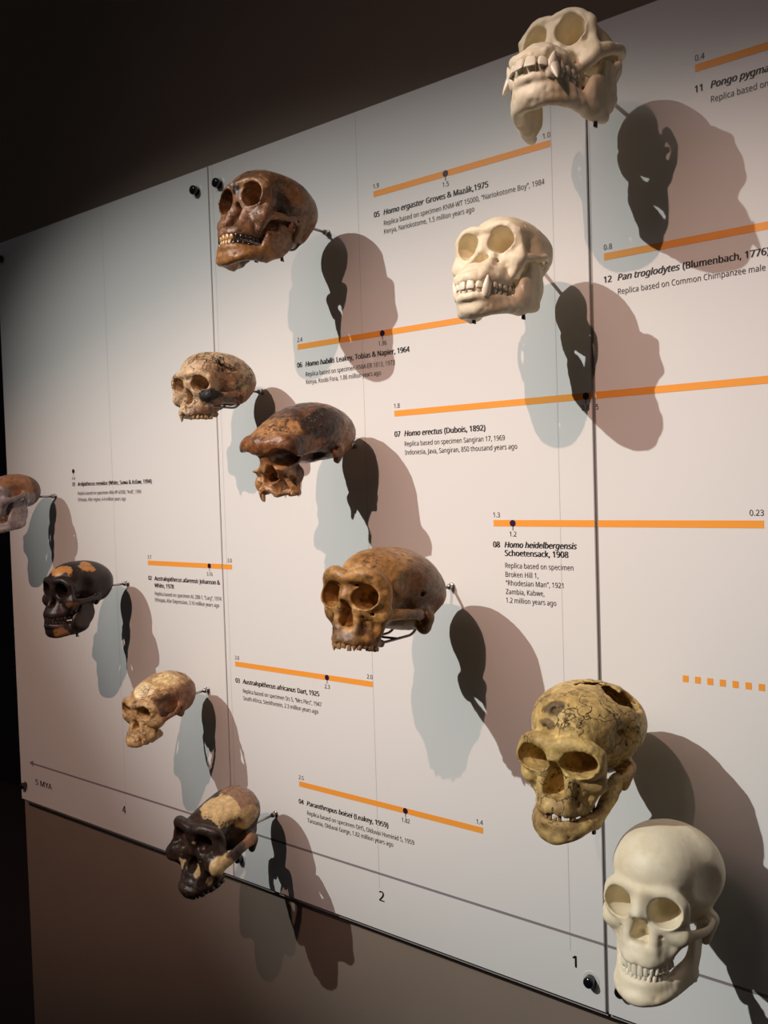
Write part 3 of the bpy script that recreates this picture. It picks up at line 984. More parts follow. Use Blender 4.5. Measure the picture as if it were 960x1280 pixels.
def mandible_field(P, Q):
    M = Q
    F = Field((-80, -56, M['zb'] - 24 - M.get('keel', 0)), (80, M['f'] + 24, M['cz'] + 24))
    a = arch_pts(M['mw'], M['f'] - M['b'] * 0.12, M['ml'], 8)
    n = len(a) - 1
    pts_t = [(x, f - 0.5, M['zt'] - 4.5, 4.6) for x, f in a]
    low, mid = [], []
    for i, (x, f) in enumerate(a):
        t = i / n
        zl = M['zb'] + M['r'] * 0.8 + (M['gz'] - M['zb']) * 0.6 * t ** 1.3
        fl = f - M.get('rec', 0) * (1 - t)
        xl = x * (1 - M.get('narrow', 0) * (1 - t)) + (M['gx'] - M['mw']) * t * 0.55
        low.append((xl, fl, zl, M['r'] * 0.85))
        mid.append(((x + xl) / 2, (f + fl) / 2 - 0.5, (M['zt'] - M['r'] * 0.5 + zl) / 2, M['r'] * 0.86))
    hz = max((M['zt'] - M['zb']) / 2 - 1, M['r'])
    F.add(S(*mid, sq=(1, 1, M['r'] / hz)), 4, sym=True)
    F.add(S(*pts_t), 7, sym=True)
    F.add(S(*low), 8, sym=True)
    if M.get('keel'):
        F.add(S((0, M['f'] - M.get('rec', 0) * 0.8 - 6, M['zb'] + 8, 11), (0, M['f'] - M.get('rec', 0) - M['keel'] * 0.5 - 4, M['zb'] - M['keel'] + 6, 6.5)), 12)
    e = low[-1]
    F.add(S((e[0], e[1], e[2], M['r']), (M['gx'], M['gf'] + 8, M['gz'] + 3, M['r'] * 0.8), (M['gx'], M['gf'], M['gz'] + 8, M['r'] * 0.6)), 8, sym=True)
    e2 = pts_t[-1]
    # ramus plate between body, condyle and coronoid
    q = (1.0, 0.42, 0.42)
    F.add(S((e[0] - 1, e[1] + 6, (e2[2] + e[2]) / 2, hz * 0.42), (M['gx'] - 1, M['gf'] + M['rw'] * 0.9, M['gz'] + M['rw'] * 0.85, M['rw'] * 0.42), sq=q), 4, sym=True)
    t = M['ramt']
    q = (1.0, 0.42, 0.42)
    rw = M['rw'] * 0.42
    F.add(S((M['gx'] - 1, M['gf'] + M['rw'] * 0.9, M['gz'] + M['rw'] * 0.9, rw), (M['rx'] - 1, (M['cf'] + M['cof']) / 2, (M['coz'] + M['gz']) / 2 + 4, rw * 0.95), (M['rx'], (M['cf'] + M['cof']) / 2, M['coz'] - 14, rw * 0.85), sq=q), 5, sym=True)
    F.add(S((M['rx'], M['cf'] + 4, M['coz'] - 18, 5.5), (M['rx'] + 1, M['cf'], M['cz'] - 3, 5.0)), 5, sym=True)
    F.add(S((M['rx'] - 6, M['cf'], M['cz'], 4.2), (M['rx'] + 9, M['cf'], M['cz'], 4.2)), 3, sym=True)
    F.add(S((M['rx'] - 1, M['cof'] - 4, M['coz'] - 18, 5.5), (M['rx'], M['cof'], M['coz'], 3.0)), 6, sym=True)
    F.add(S((e2[0], e2[1] + 8, e2[2], M['r'] * 0.8), (M['rx'] - 2, M['cof'] - 2, M['coz'] - 26, 5)), 8, sym=True)
    # thin the ramus sideways
    F.cut(BX((M['rx'] + t + 12, M['gf'] + 12, (M['gz'] + M['coz']) / 2 + 4), (11, 34, abs(M['gz'] - M['coz']) / 2 - 2), 6), 4, sym=True) if M.get('trim', True) else None
    F.cut(BX((M['rx'] - t - 16, M['gf'] + 8, (M['gz'] + M['coz']) / 2 + 2), (13, 22, abs(M['gz'] - M['coz']) / 2 - 6), 6), 4, sym=True)
    if M['chin']:
        F.add(E((0, M['f'] - M.get('rec', 0) - 1, M['zb'] + 7), (15, M['chin'], 8)), 7)
    F.cut(E((21, M['f'] - 8, (M['zt'] + M['zb']) / 2 - 3), (2, 12, 1.8)), 1, sym=True)
    for op in M.get('late', []):
        op(F)
    np.clip(F.F, -12, 12, out=F.F)
    F.soften(3)
    for i in range(0, 8):
        x, f = a[i]
        if i and M.get('ridge', True):
            F.add(S((x * 0.98, f + 1.6, M['zt'] - 2, 2.6), (x * 0.95, f - 1.5 - M.get('rec', 0) * 0.4 * (1 - i / n), M['zt'] - 11, 1.4)), 6, sym=True)
    if P['rough'][0]:
        F.rough(P['rough'][0] * 0.9, P['rough'][1], P['seed'] + 3)
    return F

# ------------------------------------------------------------------ assembling one skull with its bracket
def mixc(a, b, t):
    return np.asarray(a, np.float32)[None] * (1 - t[:, None]) + np.asarray(b, np.float32)[None] * t[:, None] if np.ndim(a) == 1 and np.ndim(b) == 1 else a * (1 - t[:, None]) + np.asarray(b, np.float32) * t[:, None]

def blob(V, c, r, seed=0, wob=0.35, edge=0.12):
    """soft-edged patch of pigment with a ragged outline"""
    c, r = np.array(c, np.float32), np.array(r, np.float32)
    q = np.sqrt((((V - c) / r) ** 2).sum(1)) + wob * fbm(V, 16, seed, 3)
    return 1 - smoothstep(1 - edge, 1 + edge, q)

def skull(label, bx, bz, d, P, tint, mat, tooth_mat, Q=None, pitch=0, yaw=0, roll=0, scale=1.0, upper=None, lower=None, dx=0.0, dz=0.0, name='skull_replica', group=None, after=None, mtint=None, gape=0.0, mottle=0.35):
    """bx, bz: where the bracket meets the panel; d: how far the skull's middle stands out"""
    root = empty(name, (bx + dx, -d, bz + dz), label, 'skull', group)
    root.rotation_euler = (math.radians(pitch), math.radians(roll), math.radians(yaw))
    root.scale = (scale, scale, scale)
    cr = field_object('cranium', cranium_field(P), tint, mat, root, mottle=mottle)
    j = P['jaw']
    if upper is not None:
        spec, kw = upper
        place_teeth(cr, spec, j['mw'] - 0.5, j['mf'] - 4.2, j['ml'], j['mz'] + 0.5, tooth_mat, True, zslope=j.get('slope', 0), **kw)
    md = None
    if Q is not None:
        md = field_object('mandible', mandible_field(P, Q), mtint or tint, mat, root, mottle=mottle)
        if gape:
            pv = Vector((0, -Q['cf'] * 0.001, Q['cz'] * 0.001))
            rot = Matrix.Rotation(math.radians(gape), 4, 'X')
            md.matrix_local = Matrix.Translation(pv) @ rot @ Matrix.Translation(-pv)
        if lower is not None:
            spec, kw = lower
            place_teeth(md, spec, Q['mw'] - 0.3, Q['f'] - Q['b'] * 0.12 + 0.5, Q['ml'], Q['zt'] - 0.5, tooth_mat, False, **kw)
    if after:
        after(root, cr, md)
    bpy.context.view_layer.update()
    return root, cr, md

def world_co(o):
    n = len(o.data.vertices)
    co = np.zeros(n * 3, np.float32)
    o.data.vertices.foreach_get('co', co)
    M = np.array(o.matrix_world)
    return co.reshape(-1, 3) @ M[:3, :3].T + M[:3, 3]

def bracket(label, root, cr, md, bx, bz, cradle=True, pegs=(), rod_r=0.0026):
    """steel arm from the panel to the back of a skull"""
    b = empty('wall_bracket', (bx, 0, bz), label, 'bracket', 'steel arms that hold the skulls')
    V = world_co(cr)
    near = V[np.hypot(V[:, 0] - bx, V[:, 2] - bz) < 0.006]
    yb = near[:, 1].max() if len(near) else V[:, 1].max()
    mb = MB()
    mb.lathe_y((0, 0, 0), [(0.0062, -0.0008), (0.0062, -0.0022), (0.0045, -0.0034)], 20)
    mb.build('rosette', M_STEEL, b, True)
    mb = MB()
    mb.lathe_y((0, 0, 0), [(0.0030, -0.0032), (0.0047, -0.0055), (0.0054, -0.0082), (0.0047, -0.0110), (0.0030, -0.0135)], 16)
    mb.build('ball_joint', M_STEEL, b, True)
    mb = MB()
    mb.tube([(0, -0.0130, 0), (0, yb - 0.0004, 0)], rod_r, 12)
    mb.build('rod', M_STEEL, b, True)
    if cradle:
        # bent wire under the base of the skull
        lowest = V[(np.abs(V[:, 0] - root.location.x) < 0.05) & (V[:, 1] > root.location.y + 0.005)]
        zl = lowest[:, 2].min() - bz - 0.005
        x0 = root.location.x - bx
        y0 = root.location.y
        mb = MB()
        for s in (-1, 1):
            mb.tube(rounded([(x0 + s * 0.020, y0 + 0.058, zl + 0.026), (x0 + s * 0.021, y0 + 0.030, zl), (x0 + s * 0.021, y0 - 0.045, zl), (x0 + s * 0.012, y0 - 0.052, zl + 0.004)], 0.012), 0.0021, 8)
        mb.tube([(x0 - 0.021, y0 - 0.01, zl), (x0 + 0.021, y0 - 0.01, zl)], 0.0019, 8)
        mb.build('cradle_wire', M_STEELDARK, b, True)
    if pegs and md:
        W = world_co(md)
        for px, pf in pegs:
            q = np.array([root.location.x + px * 0.001, root.location.y - pf * 0.001])
            nr = W[np.hypot(W[:, 0] - q[0], W[:, 1] - q[1]) < 0.006]
            if not len(nr):
                continue
            v = nr[nr[:, 2].argmin()]
            mb = MB()
            c = Vector((v[0] - bx, v[1], v[2] - bz))
            mb.tube([c + Vector((0, 0.004, -0.0055)), c + Vector((0, 0.0, -0.0045)), c + Vector((0, 0, 0.0002))], [0.0012, 0.0030, 0.0026], 8)
            mb.build('cradle_peg', M_STEELDARK, b, True)
    return b

# ------------------------------------------------------------------ pigments
def t_white(V):
    n = fbm(V, 30, 3)
    c = mixc((0.83, 0.745, 0.55), (0.75, 0.64, 0.43), smoothstep(-0.2, 0.7, n))
    return mixc(c, (0.88, 0.815, 0.65), smoothstep(0.3, 0.8, fbm(V, 18, 9)) * 0.6)

def t_ergaster(V):
    n, m = fbm(V, 34, 4), fbm(V, 13, 8)
    c = mixc((0.24, 0.125, 0.06), (0.11, 0.053, 0.028), smoothstep(-0.3, 0.5, n))
    c = mixc(c, (0.46, 0.26, 0.11), blob(V, (25, 62, -10), (26, 26, 22), 2) * 0.8)
    c = mixc(c, (0.40, 0.25, 0.17), blob(V, (8, 86, -52), (34, 26, 24), 5) * 0.7)
    c = mixc(c, (0.020, 0.012, 0.010), blob(V, (-2, 90, -14), (30, 12, 9), 3))
    c = mixc(c, (0.028, 0.014, 0.010), blob(V, (55, 22, -28), (18, 16, 26), 7) * 0.9)
    c = mixc(c, (0.05, 0.025, 0.018), smoothstep(0.25, 0.6, m) * 0.7)
    return mixc(c, (0.34, 0.17, 0.05), smoothstep(-90, -120, V[:, 2]) * 0.6)

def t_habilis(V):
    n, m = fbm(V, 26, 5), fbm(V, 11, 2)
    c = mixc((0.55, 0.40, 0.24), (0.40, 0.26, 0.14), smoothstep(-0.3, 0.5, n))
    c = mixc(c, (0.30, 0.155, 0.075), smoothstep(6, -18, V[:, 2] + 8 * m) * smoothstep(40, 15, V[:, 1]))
    c = mixc(c, (0.56, 0.42, 0.22), blob(V, (58, -12, -24), (14, 40, 8), 6) * 0.8)
    c = mixc(c, (0.016, 0.015, 0.016), blob(V, (44, 50, -50), (24, 26, 15), 9, 0.25))
    c = mixc(c, (0.24, 0.15, 0.09), blob(V, (30, 55, -80), (22, 28, 14), 3) * 0.8)
    return mixc(c, (0.12, 0.065, 0.035), smoothstep(0.3, 0.6, m) * 0.75)

def t_erectus(V):
    n, m = fbm(V, 36, 6), fbm(V, 14, 3)
    c = mixc((0.24, 0.10, 0.036), (0.07, 0.032, 0.018), smoothstep(-0.35, 0.35, n))
    c = mixc(c, (0.40, 0.21, 0.085), blob(V, (10, 76, 12), (46, 34, 18), 4) * 0.75)
    c = mixc(c, (0.024, 0.013, 0.010), blob(V, (58, 14, 12), (20, 50, 26), 5) * 0.9)
    c = mixc(c, (0.22, 0.10, 0.035), blob(V, (60, -44, -20), (20, 34, 22), 2) * 0.7)
    c = mixc(c, (0.36, 0.185, 0.075), smoothstep(-32, -50, V[:, 2]) * smoothstep(50, 62, V[:, 1]))
    return mixc(c, (0.03, 0.016, 0.012), smoothstep(0.35, 0.65, m) * 0.7)

def t_heidel(V):
    n, m = fbm(V, 40, 2), fbm(V, 15, 7)
    c = mixc((0.41, 0.225, 0.072), (0.25, 0.12, 0.036), smoothstep(-0.4, 0.5, n))
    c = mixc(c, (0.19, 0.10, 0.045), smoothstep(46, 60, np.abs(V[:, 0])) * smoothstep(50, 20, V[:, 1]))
    c = mixc(c, (0.10, 0.05, 0.024), blob(V, (60, -20, -30), (20, 50, 20), 8) * 0.7)
    c = mixc(c, (0.09, 0.045, 0.02), smoothstep(0.25, 0.6, m) * 0.75)
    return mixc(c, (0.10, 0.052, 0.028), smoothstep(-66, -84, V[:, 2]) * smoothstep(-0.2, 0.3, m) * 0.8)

def t_neander(V):
    n, m = fbm(V, 36, 8), fbm(V, 13, 4)
    c = mixc((0.64, 0.45, 0.165), (0.48, 0.315, 0.105), smoothstep(-0.3, 0.5, n))
    c = mixc(c, (0.57, 0.29, 0.13), blob(V, (56, -18, -52), (14, 16, 16), 2) * 0.7)
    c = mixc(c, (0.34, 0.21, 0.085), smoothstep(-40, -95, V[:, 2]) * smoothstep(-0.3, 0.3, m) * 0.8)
    c = mixc(c, (0.10, 0.065, 0.035), blob(V, (-8, 78, 28), (15, 20, 11), 6, 0.7) * 0.85)
    c = mixc(c, (0.12, 0.08, 0.04), blob(V, (-14, 86, 8), (14, 16, 6), 9, 0.7) * 0.8)
    return mixc(c, (0.17, 0.11, 0.05), smoothstep(0.35, 0.62, m) * 0.7)

def t_african(V):
    n, m = fbm(V, 28, 3), fbm(V, 12, 5)
    c = mixc((0.56, 0.37, 0.17), (0.42, 0.25, 0.11), smoothstep(-0.3, 0.4, n))
    c = mixc(c, (0.80, 0.64, 0.36), blob(V, (8, 42, 34), (26, 20, 16), 2) * 0.95)
    c = mixc(c, (0.76, 0.58, 0.28), blob(V, (26, -6, 46), (24, 26, 20), 7, 0.6) * 0.85)
    c = mixc(c, (0.22, 0.095, 0.04), smoothstep(24, 14, V[:, 2] + 9 * m) * smoothstep(26, 36, np.abs(V[:, 0])) * smoothstep(50, 40, V[:, 1]))
    return mixc(c, (0.17, 0.085, 0.035), smoothstep(0.25, 0.55, m) * 0.75)

def t_boisei(V):
    n, m = fbm(V, 30, 2), fbm(V, 12, 6)
    c = mixc((0.030, 0.017, 0.012), (0.065, 0.036, 0.024), smoothstep(-0.2, 0.5, n))
    cream, tan = (0.60, 0.42, 0.20), (0.26, 0.145, 0.085)
    c = mixc(c, tan, blob(V, (30, -48, 40), (50, 40, 36), 3, 0.25))
    c = mixc(c, cream, blob(V, (24, 10, 32), (42, 34, 30), 4, 0.22, 0.06))
    c = mixc(c, (0.42, 0.28, 0.12), blob(V, (50, -28, 2), (20, 28, 20), 8, 0.3))
    c = mixc(c, (0.034, 0.020, 0.014), blob(V, (30, 54, 16), (44, 20, 15), 5, 0.5, 0.06))
    c = mixc(c, (0.30, 0.13, 0.05), blob(V, (66, 2, -28), (18, 26, 16), 6, 0.3))
    c = mixc(c, cream, blob(V, (66, 60, -40), (18, 36, 22), 7, 0.25, 0.06))
    c = mixc(c, cream, blob(V, (16, 84, -48), (9, 10, 14), 9, 0.6, 0.08))
    c = mixc(c, cream, blob(V, (-26, 78, -52), (11, 12, 13), 3, 0.7, 0.08))
    c = mixc(c, cream, blob(V, (30, 74, -74), (6, 10, 15), 2, 0.6, 0.08))
    return mixc(c, (0.60, 0.42, 0.2), blob(V, (12, 78, -2), (6, 10, 5), 1, 0.6, 0.1))

def t_afarensis(V):
    n = fbm(V, 24, 3)
    c = mixc((0.014, 0.008, 0.007), (0.030, 0.016, 0.012), smoothstep(-0.2, 0.5, n))
    o = (0.40, 0.18, 0.05)
    c = mixc(c, o, blob(V, (12, 54, 25), (24, 22, 12), 4, 1.0, 0.12))
    c = mixc(c, o, blob(V, (34, 4, 36), (18, 19, 17), 6, 1.0, 0.12))
    c = mixc(c, (0.20, 0.09, 0.035), blob(V, (8, 84, -6), (16, 8, 8), 8, 0.5) * 0.8)
    c = mixc(c, (0.15, 0.075, 0.03), blob(V, (52, 46, -48), (14, 20, 8), 2, 0.4) * 0.9)
    return mixc(c, (0.20, 0.085, 0.028), blob(V, (32, 62, -112), (20, 24, 14), 7, 0.5) * 0.85)

def t_ramidus(V):
    n, m = fbm(V, 24, 5), fbm(V, 10, 2)
    c = mixc((0.30, 0.255, 0.25), (0.22, 0.18, 0.175), smoothstep(-0.3, 0.4, n))
    c = mixc(c, (0.26, 0.125, 0.06), blob(V, (34, -18, 26), (50, 58, 38), 4, 0.35))
    c = mixc(c, (0.10, 0.055, 0.035), blob(V, (40, -56, 0), (40, 22, 50), 3, 0.4) * 0.8)
    c = mixc(c, (0.24, 0.11, 0.03), blob(V, (26, 50, -108), (36, 42, 14), 3, 0.4))
    return mixc(c, (0.08, 0.045, 0.03), smoothstep(0.3, 0.6, m) * smoothstep(50, 20, V[:, 1]) * 0.7)

B_WHITE = bone_mat('white_cast_bone', 0.5, 0.35, 0.06, 120, bump=0.12)
B_ERG = bone_mat('rust_brown_fossil', 0.36, 0.5, 0.35, 130, 0.85, 24, bump=0.60, pits=0.7)
B_HAB = bone_mat('tan_cracked_fossil', 0.5, 0.4, 0.3, 150, 1.0, 40, (0.035, 0.02, 0.012), 0.05, bump=0.70, pits=0.7)
B_ERE = bone_mat('dark_brown_fossil', 0.34, 0.55, 0.4, 120, 0.8, 22, bump=0.70, pits=0.7)
B_HEI = bone_mat('orange_brown_fossil', 0.4, 0.45, 0.3, 150, 0.45, 17, (0.04, 0.02, 0.01), 0.016, bump=0.60, pits=0.7)
B_NEA = bone_mat('ochre_cracked_fossil', 0.5, 0.35, 0.25, 150, 0.95, 34, (0.06, 0.035, 0.015), 0.03, bump=0.70, pits=0.5)
B_AFR = bone_mat('honey_tan_fossil', 0.42, 0.45, 0.3, 170, 0.7, 30, (0.10, 0.05, 0.02), 0.03, bump=0.75, pits=0.7)
B_BOI = bone_mat('black_brown_fossil', 0.36, 0.45, 0.25, 130, 0.3, 20, bump=0.50, pits=0.7)
B_AFA = bone_mat('near_black_cast', 0.42, 0.4, 0.25, 120, bump=0.15)
B_RAM = bone_mat('grey_pieced_fossil', 0.5, 0.35, 0.25, 140, 0.5, 28, bump=0.25)
T_WHITE = plain('white_tooth', (0.84, 0.77, 0.61), 0.32, 0, 0.5, 0.06, 300)
T_DARK = plain('dark_glossy_tooth', (0.035, 0.024, 0.018), 0.18, 0, 0.6, 0.3, 200)
T_AMBER = plain('amber_tooth', (0.42, 0.25, 0.10), 0.25, 0, 0.5, 0.25, 200)
T_BROWN = plain('worn_brown_tooth', (0.30, 0.17, 0.075), 0.3, 0, 0.5, 0.3, 200)
T_TAN = plain('tan_tooth', (0.50, 0.35, 0.17), 0.3, 0, 0.5, 0.2, 200)
T_BLACK = plain('black_brown_tooth', (0.03, 0.018, 0.013), 0.25, 0, 0.5, 0.2, 200)

def both(*idx):
    return {(s, i) for s in (1, -1) for i in idx}

# ------------------------------------------------------------------ modern human, white, bottom right
P = merge(BASE, seed=1, rough=(0.45, 15), temporal=((77, 34, -8), (28, 50, 50), 1.5),
          vault=[((0, -16, 2), (67, 74, 57)), ((0, 34, 8), (51, 52, 46)), ((0, -52, -8), (54, 40, 42))],
          brow=dict(f=83, z=-11, arch=2, x1=20, x2=36, x3=46, f2=79, f3=62, z3=-20, r0=3.5, r1=3.8, r3=4.5, k=14),
          orbit=dict(x=28.5, f=74, z=-30, rx=18.5, rz=17.5, yaw=-14, d=40), nose=dict(f0=82, z0=-15, f1=90, z1=-42, r=4.5, top=-40, bot=-71, w=12, f=86),
          zyg=dict(x=46.5, f=59, z=-56, r=6.5, ax=63, az=-50, ex=58, ez=-45, ar=3.8), jaw=dict(mf=84, mz=-93, mw=25.5, ml=36, r=6.5, core=22))
r = skull('smooth white human skull with a tall forehead, lowest at the right', -0.169, 1.045, 0.165, P, t_white, B_WHITE, T_WHITE,
          Q=merge(MAND, f=81, zt=-111, zb=-139, mw=25.5, ml=34, gx=42, gf=-2, gz=-116, rx=45, cz=-50, cf=-6, coz=-58, cof=22, r=6.5, ridge=False), pitch=-12, dz=0.032,
          upper=([(k, w, d, h * (1.35 if i < 4 else 1.1)) for i, (k, w, d, h) in enumerate(HUMAN)], dict()), lower=(HUMANL, dict()), mottle=0)
bracket('steel arm hidden behind the white human skull', *r, -0.195, 1.045, cradle=False, pegs=((-6, 70), (42, 16), (-42, 16)))

# ------------------------------------------------------------------ neanderthal, ochre, cracked, hole in the vault
def nea_hole(F):
    F.cut(E((0, -10, 6), (61, 76, 50)), 2)
    F.cut(E((42, 2, 44), (20, 17, 30), (0, 36, 22)), 1)
    F.cut(E((52, -28, 40), (16, 14, 26), (0, 36, 0)), 1)
    F.cut(E((58, -14, 34), (12, 18, 14), (0, 36, 20)), 1)
def nea_pits(F):
    for x, f, z, q in ((-10, 84, 26, 5), (-2, 84, 28, 4), (-18, 90, 4, 4), (-11, 92, 0, 3.6), (6, 94, -3, 2.8), (16, 82, 34, 3), (-26, 76, 22, 3), (3, 80, 31, 3)):
        F.cut(E((x, f - 3, z), (q, q * 1.8, q)), 2)
    for s in (-1, 1):
        for x, f in ((4, 97), (12, 94), (20, 86), (26, 76)):
            F.cut(E((s * x, f - 6, -100), (2.6, 3, 8)), 1)
P = merge(BASE, seed=2, rough=(1.0, 12), lo=(-84, -112, -118),
          vault=[((0, -12, 4), (74, 82, 56)), ((0, 34, 4), (54, 54, 44)), ((0, -60, -8), (56, 42, 40))],
          brow=dict(f=91, z=-16, arch=3, x1=20, x2=38, x3=51.5, f2=88, f3=70, z3=-22, r0=5, r1=8, r3=6.5, k=12), temporal=((99, 46, -12), (46, 56, 58), 3),
          orbit=dict(x=31.5, f=84, z=-35, rx=23, rz=16, d=50), nose=dict(f0=88, z0=-20, f1=95, z1=-34, r=5, top=-34, bot=-81, w=15, f=96, depth=28),
          zyg=dict(x=50.5, f=64, z=-60, r=7, ax=67, az=-52, ez=-46), jaw=dict(mf=96, mz=-99, mw=30, ml=38, r=7.5, core=26), early=[nea_hole], late=[nea_pits])
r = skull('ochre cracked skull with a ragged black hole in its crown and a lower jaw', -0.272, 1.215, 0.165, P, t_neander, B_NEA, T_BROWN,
          Q=merge(MAND, f=92, zt=-108, zb=-136, mw=31, ml=34, chin=4, rec=5, gz=-88, gx=46, gf=6, rx=49, rw=15, cz=-50, cof=26, coz=-56, r=7), pitch=-8, dz=0.032,
          upper=(HUMAN, dict(present={(1, 3)}, jitter=0.2)), lower=(HUMANL, dict(present=both(0, 1), jitter=0.35, scale=.8)), mottle=0.45)
bracket('steel arm hidden behind the ochre skull with the broken crown', *r, -0.300, 1.215, cradle=False, pegs=((-12, 80), (30, 62)))

# ------------------------------------------------------------------ heidelbergensis, orange brown, huge brow, no jaw
def hei(F):
    F.cut(E((66, -2, -18), (10, 4, 4)), 1.5)
    F.cut(E((-22, 98, -96), (4, 12, 13)), 2)
    F.cut(E((40, 76, -58), (3.5, 10, 2.5)), 1.5)
P = merge(BASE, seed=3, rough=(0.9, 12), lo=(-84, -112, -124),
          vault=[((0, -14, -2), (70, 88, 54)), ((0, 34, -4), (50, 56, 42)), ((0, -64, -12), (58, 42, 38))], base=((0, -28, -48), (56, 50, 26)),
          brow=dict(f=101, z=-12, arch=7, x1=22, x2=42, x3=53, f2=99, f3=74, z3=-22, r0=6.5, r1=9.5, r3=8, k=13),
          temporal=((98, 46, -16), (46, 58, 56), 3),
          orbit=dict(x=32, f=90, z=-36, rx=21, rz=17.5, roll=-6, d=54), nose=dict(f0=96, z0=-22, f1=103, z1=-46, r=5, top=-42, bot=-80, w=14, f=100, depth=28),
          zyg=dict(x=51, f=68, z=-58, r=9, ax=65, af=22, az=-50, ez=-48, ar=5.4), jaw=dict(mf=98, mz=-103, mw=32, ml=40, r=7.5, core=26, root=17), mast=((57, -28, -50), (52, -32, -66), 13, 11), late=[hei])
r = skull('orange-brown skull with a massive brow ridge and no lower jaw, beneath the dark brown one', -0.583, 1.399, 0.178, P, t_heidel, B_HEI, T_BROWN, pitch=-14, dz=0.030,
          upper=(HUMAN, dict(present=both(0, 1, 2, 3, 4, 5, 6), jitter=0.3)), mottle=0.5)
bracket('steel arm holding the orange-brown skull with massive brow', *r, -0.583, 1.399)

# ------------------------------------------------------------------ erectus, dark brown, broken face
def ere_mid(F):
    F.cut(BX((66, 58, -66), (38, 60, 31), 6, (0, 0, -8)), 4)
def ere(F):
    F.cut(E((26, 92, -76), (14, 36, 14)), 4)
    F.cut(E((-2, 116, -98), (17, 22, 14)), 4)
    F.cut(E((9, 96, -56), (10, 30, 9)), 3)
    F.cut(E((-24, 100, -78), (8, 14, 7)), 3)
    F.cut(BX((-66, 40, -66), (22, 34, 30), 6), 4)
    F.cut(BX((-64, 74, -45), (26, 30, 23), 6), 4)
    F.add(E((-33, 84, -76), (9, 8, 13), (10, 0, 10)), 3)
    F.add(S((22, 80, -64, 4), (30, 74, -84, 5), (34, 66, -95, 5.5)), 4)
P = merge(BASE, seed=4, rough=(1.7, 13), lo=(-84, -114, -118),
          vault=[((0, -13, 0), (71, 82, 47)), ((0, 36, -8), (57, 68, 37)), ((0, -58, -14), (60, 40, 34))], base=((0, -24, -36), (54, 60, 16)),
          brow=dict(f=99, z=-12, arch=1, x1=22, x2=40, x3=52, f2=97, f3=77, z3=-15, r0=5.5, r1=6, r3=6, k=18),
          temporal=((100, 50, -24), (46, 54, 50), 3),
          orbit=dict(x=36, f=94, z=-36, rx=24, rz=17, d=54), nose=dict(f0=90, z0=-26, f1=96, z1=-54, r=5.5, top=-56, bot=-76, w=13, f=98, depth=26),
          zyg=dict(x=54, f=66, z=-60, r=8, ax=70), jaw=dict(mf=106, mz=-94, mw=33, ml=50, r=8, core=26), mast=((56, -22, -40), (54, -18, -54), 11, 7), mid=[ere_mid], late=[ere])
r = skull('dark brown long low skull with a broken, crumbling face and missing cheeks', -0.787, 1.648, 0.140, P, t_erectus, B_ERE, T_BROWN, pitch=8, dz=0.022,
          upper=(HUMAN, dict(present={(-1, 1), (-1, 2), (1, 5)}, jitter=0.2, scale=1.1)), mottle=0.6)
bracket('steel arm holding the dark brown long low skull', *r, -0.787, 1.648, cradle=False)

# ------------------------------------------------------------------ habilis, tan, cracked
def hab(F):
    F.cut(E((-8, 82, -88), (15, 12, 8)), 3)
    F.cut(S((20, 50, 26, 1.6), (36, 34, 20, 3.2), (50, 22, 6, 4.5), (58, -4, 4, 2)), 2)
    F.cut(S((-6, 66, 22, 1.2), (-12, 56, 34, 2.6), (-16, 44, 38, 1.4)), 2)
    F.cut(E((36, 62, -28), (15, 12, 12)), 2)
P = merge(BASE, seed=5, rough=(1.1, 9),
          vault=[((0, -12, 0), (60, 70, 46)), ((0, 28, 2), (46, 44, 36)), ((0, -46, -10), (50, 36, 34))], base=((0, -18, -36), (44, 46, 16)),
          brow=dict(f=71, z=-9, arch=2, x1=18, x2=36, x3=50, f2=69, f3=58, z3=-16, r0=5, r1=6, r3=6, k=9), temporal=((92, 32, -14), (46, 46, 46), 3),
          orbit=dict(x=29, f=66, z=-27, rx=18.5, rz=14.5, d=48), nose=dict(f0=66, z0=-18, f1=67, z1=-33, r=3.5, top=-35, bot=-65, w=10.5, f=69),
          zyg=dict(x=47, f=54, z=-50, r=8, ax=60, az=-44, ez=-38, ex=56), jaw=dict(mf=77, mz=-85, mw=29, ml=22, r=7.5, core=24),
          mast=((48, -24, -36), (45, -26, -50), 9, 6), late=[hab])
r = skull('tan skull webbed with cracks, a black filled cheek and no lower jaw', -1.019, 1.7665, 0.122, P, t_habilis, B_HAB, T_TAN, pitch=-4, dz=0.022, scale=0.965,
          upper=(HUMAN, dict(present={(1, 2), (1, 3), (1, 4), (1, 5), (1, 6), (-1, 2)}, jitter=0.15)), mottle=0.45)
bracket('steel arm holding the tan cracked skull', *r, -1.019, 1.7665)

# ------------------------------------------------------------------ ergaster, rusty brown, dark teeth, lower jaw
def erg(F):
    F.cut(E((-14, 88, 2), (12, 12, 8), (0, 20, 0)), 3)
    F.add(E((16, 74, 0), (12, 7, 6), (0, -15, 0)), 3)
P = merge(BASE, seed=6, rough=(0.9, 11), lo=(-84, -112, -118),
          vault=[((0, -12, -1), (66, 71, 47)), ((0, 30, 1), (50, 48, 36)), ((0, -48, -10), (54, 36, 38))],
          brow=dict(f=78, z=-1, arch=1, x1=19, x2=38, x3=51, f2=75, f3=58, z3=-10, r0=5, r1=5, r3=5.5), temporal=((94, 34, -8), (46, 50, 50), 3),
          orbit=dict(x=31, f=70, z=-23, rx=20, rz=20, d=52, yaw=-12), nose=dict(f0=74, z0=-6, f1=75, z1=-28, r=4, top=-30, bot=-80, w=15, f=85, depth=26),
          zyg=dict(x=51, f=58, z=-58, r=8, ax=64, az=-50), jaw=dict(mf=96, mz=-93, mw=33, ml=38, r=8, core=26, root=16), late=[erg])
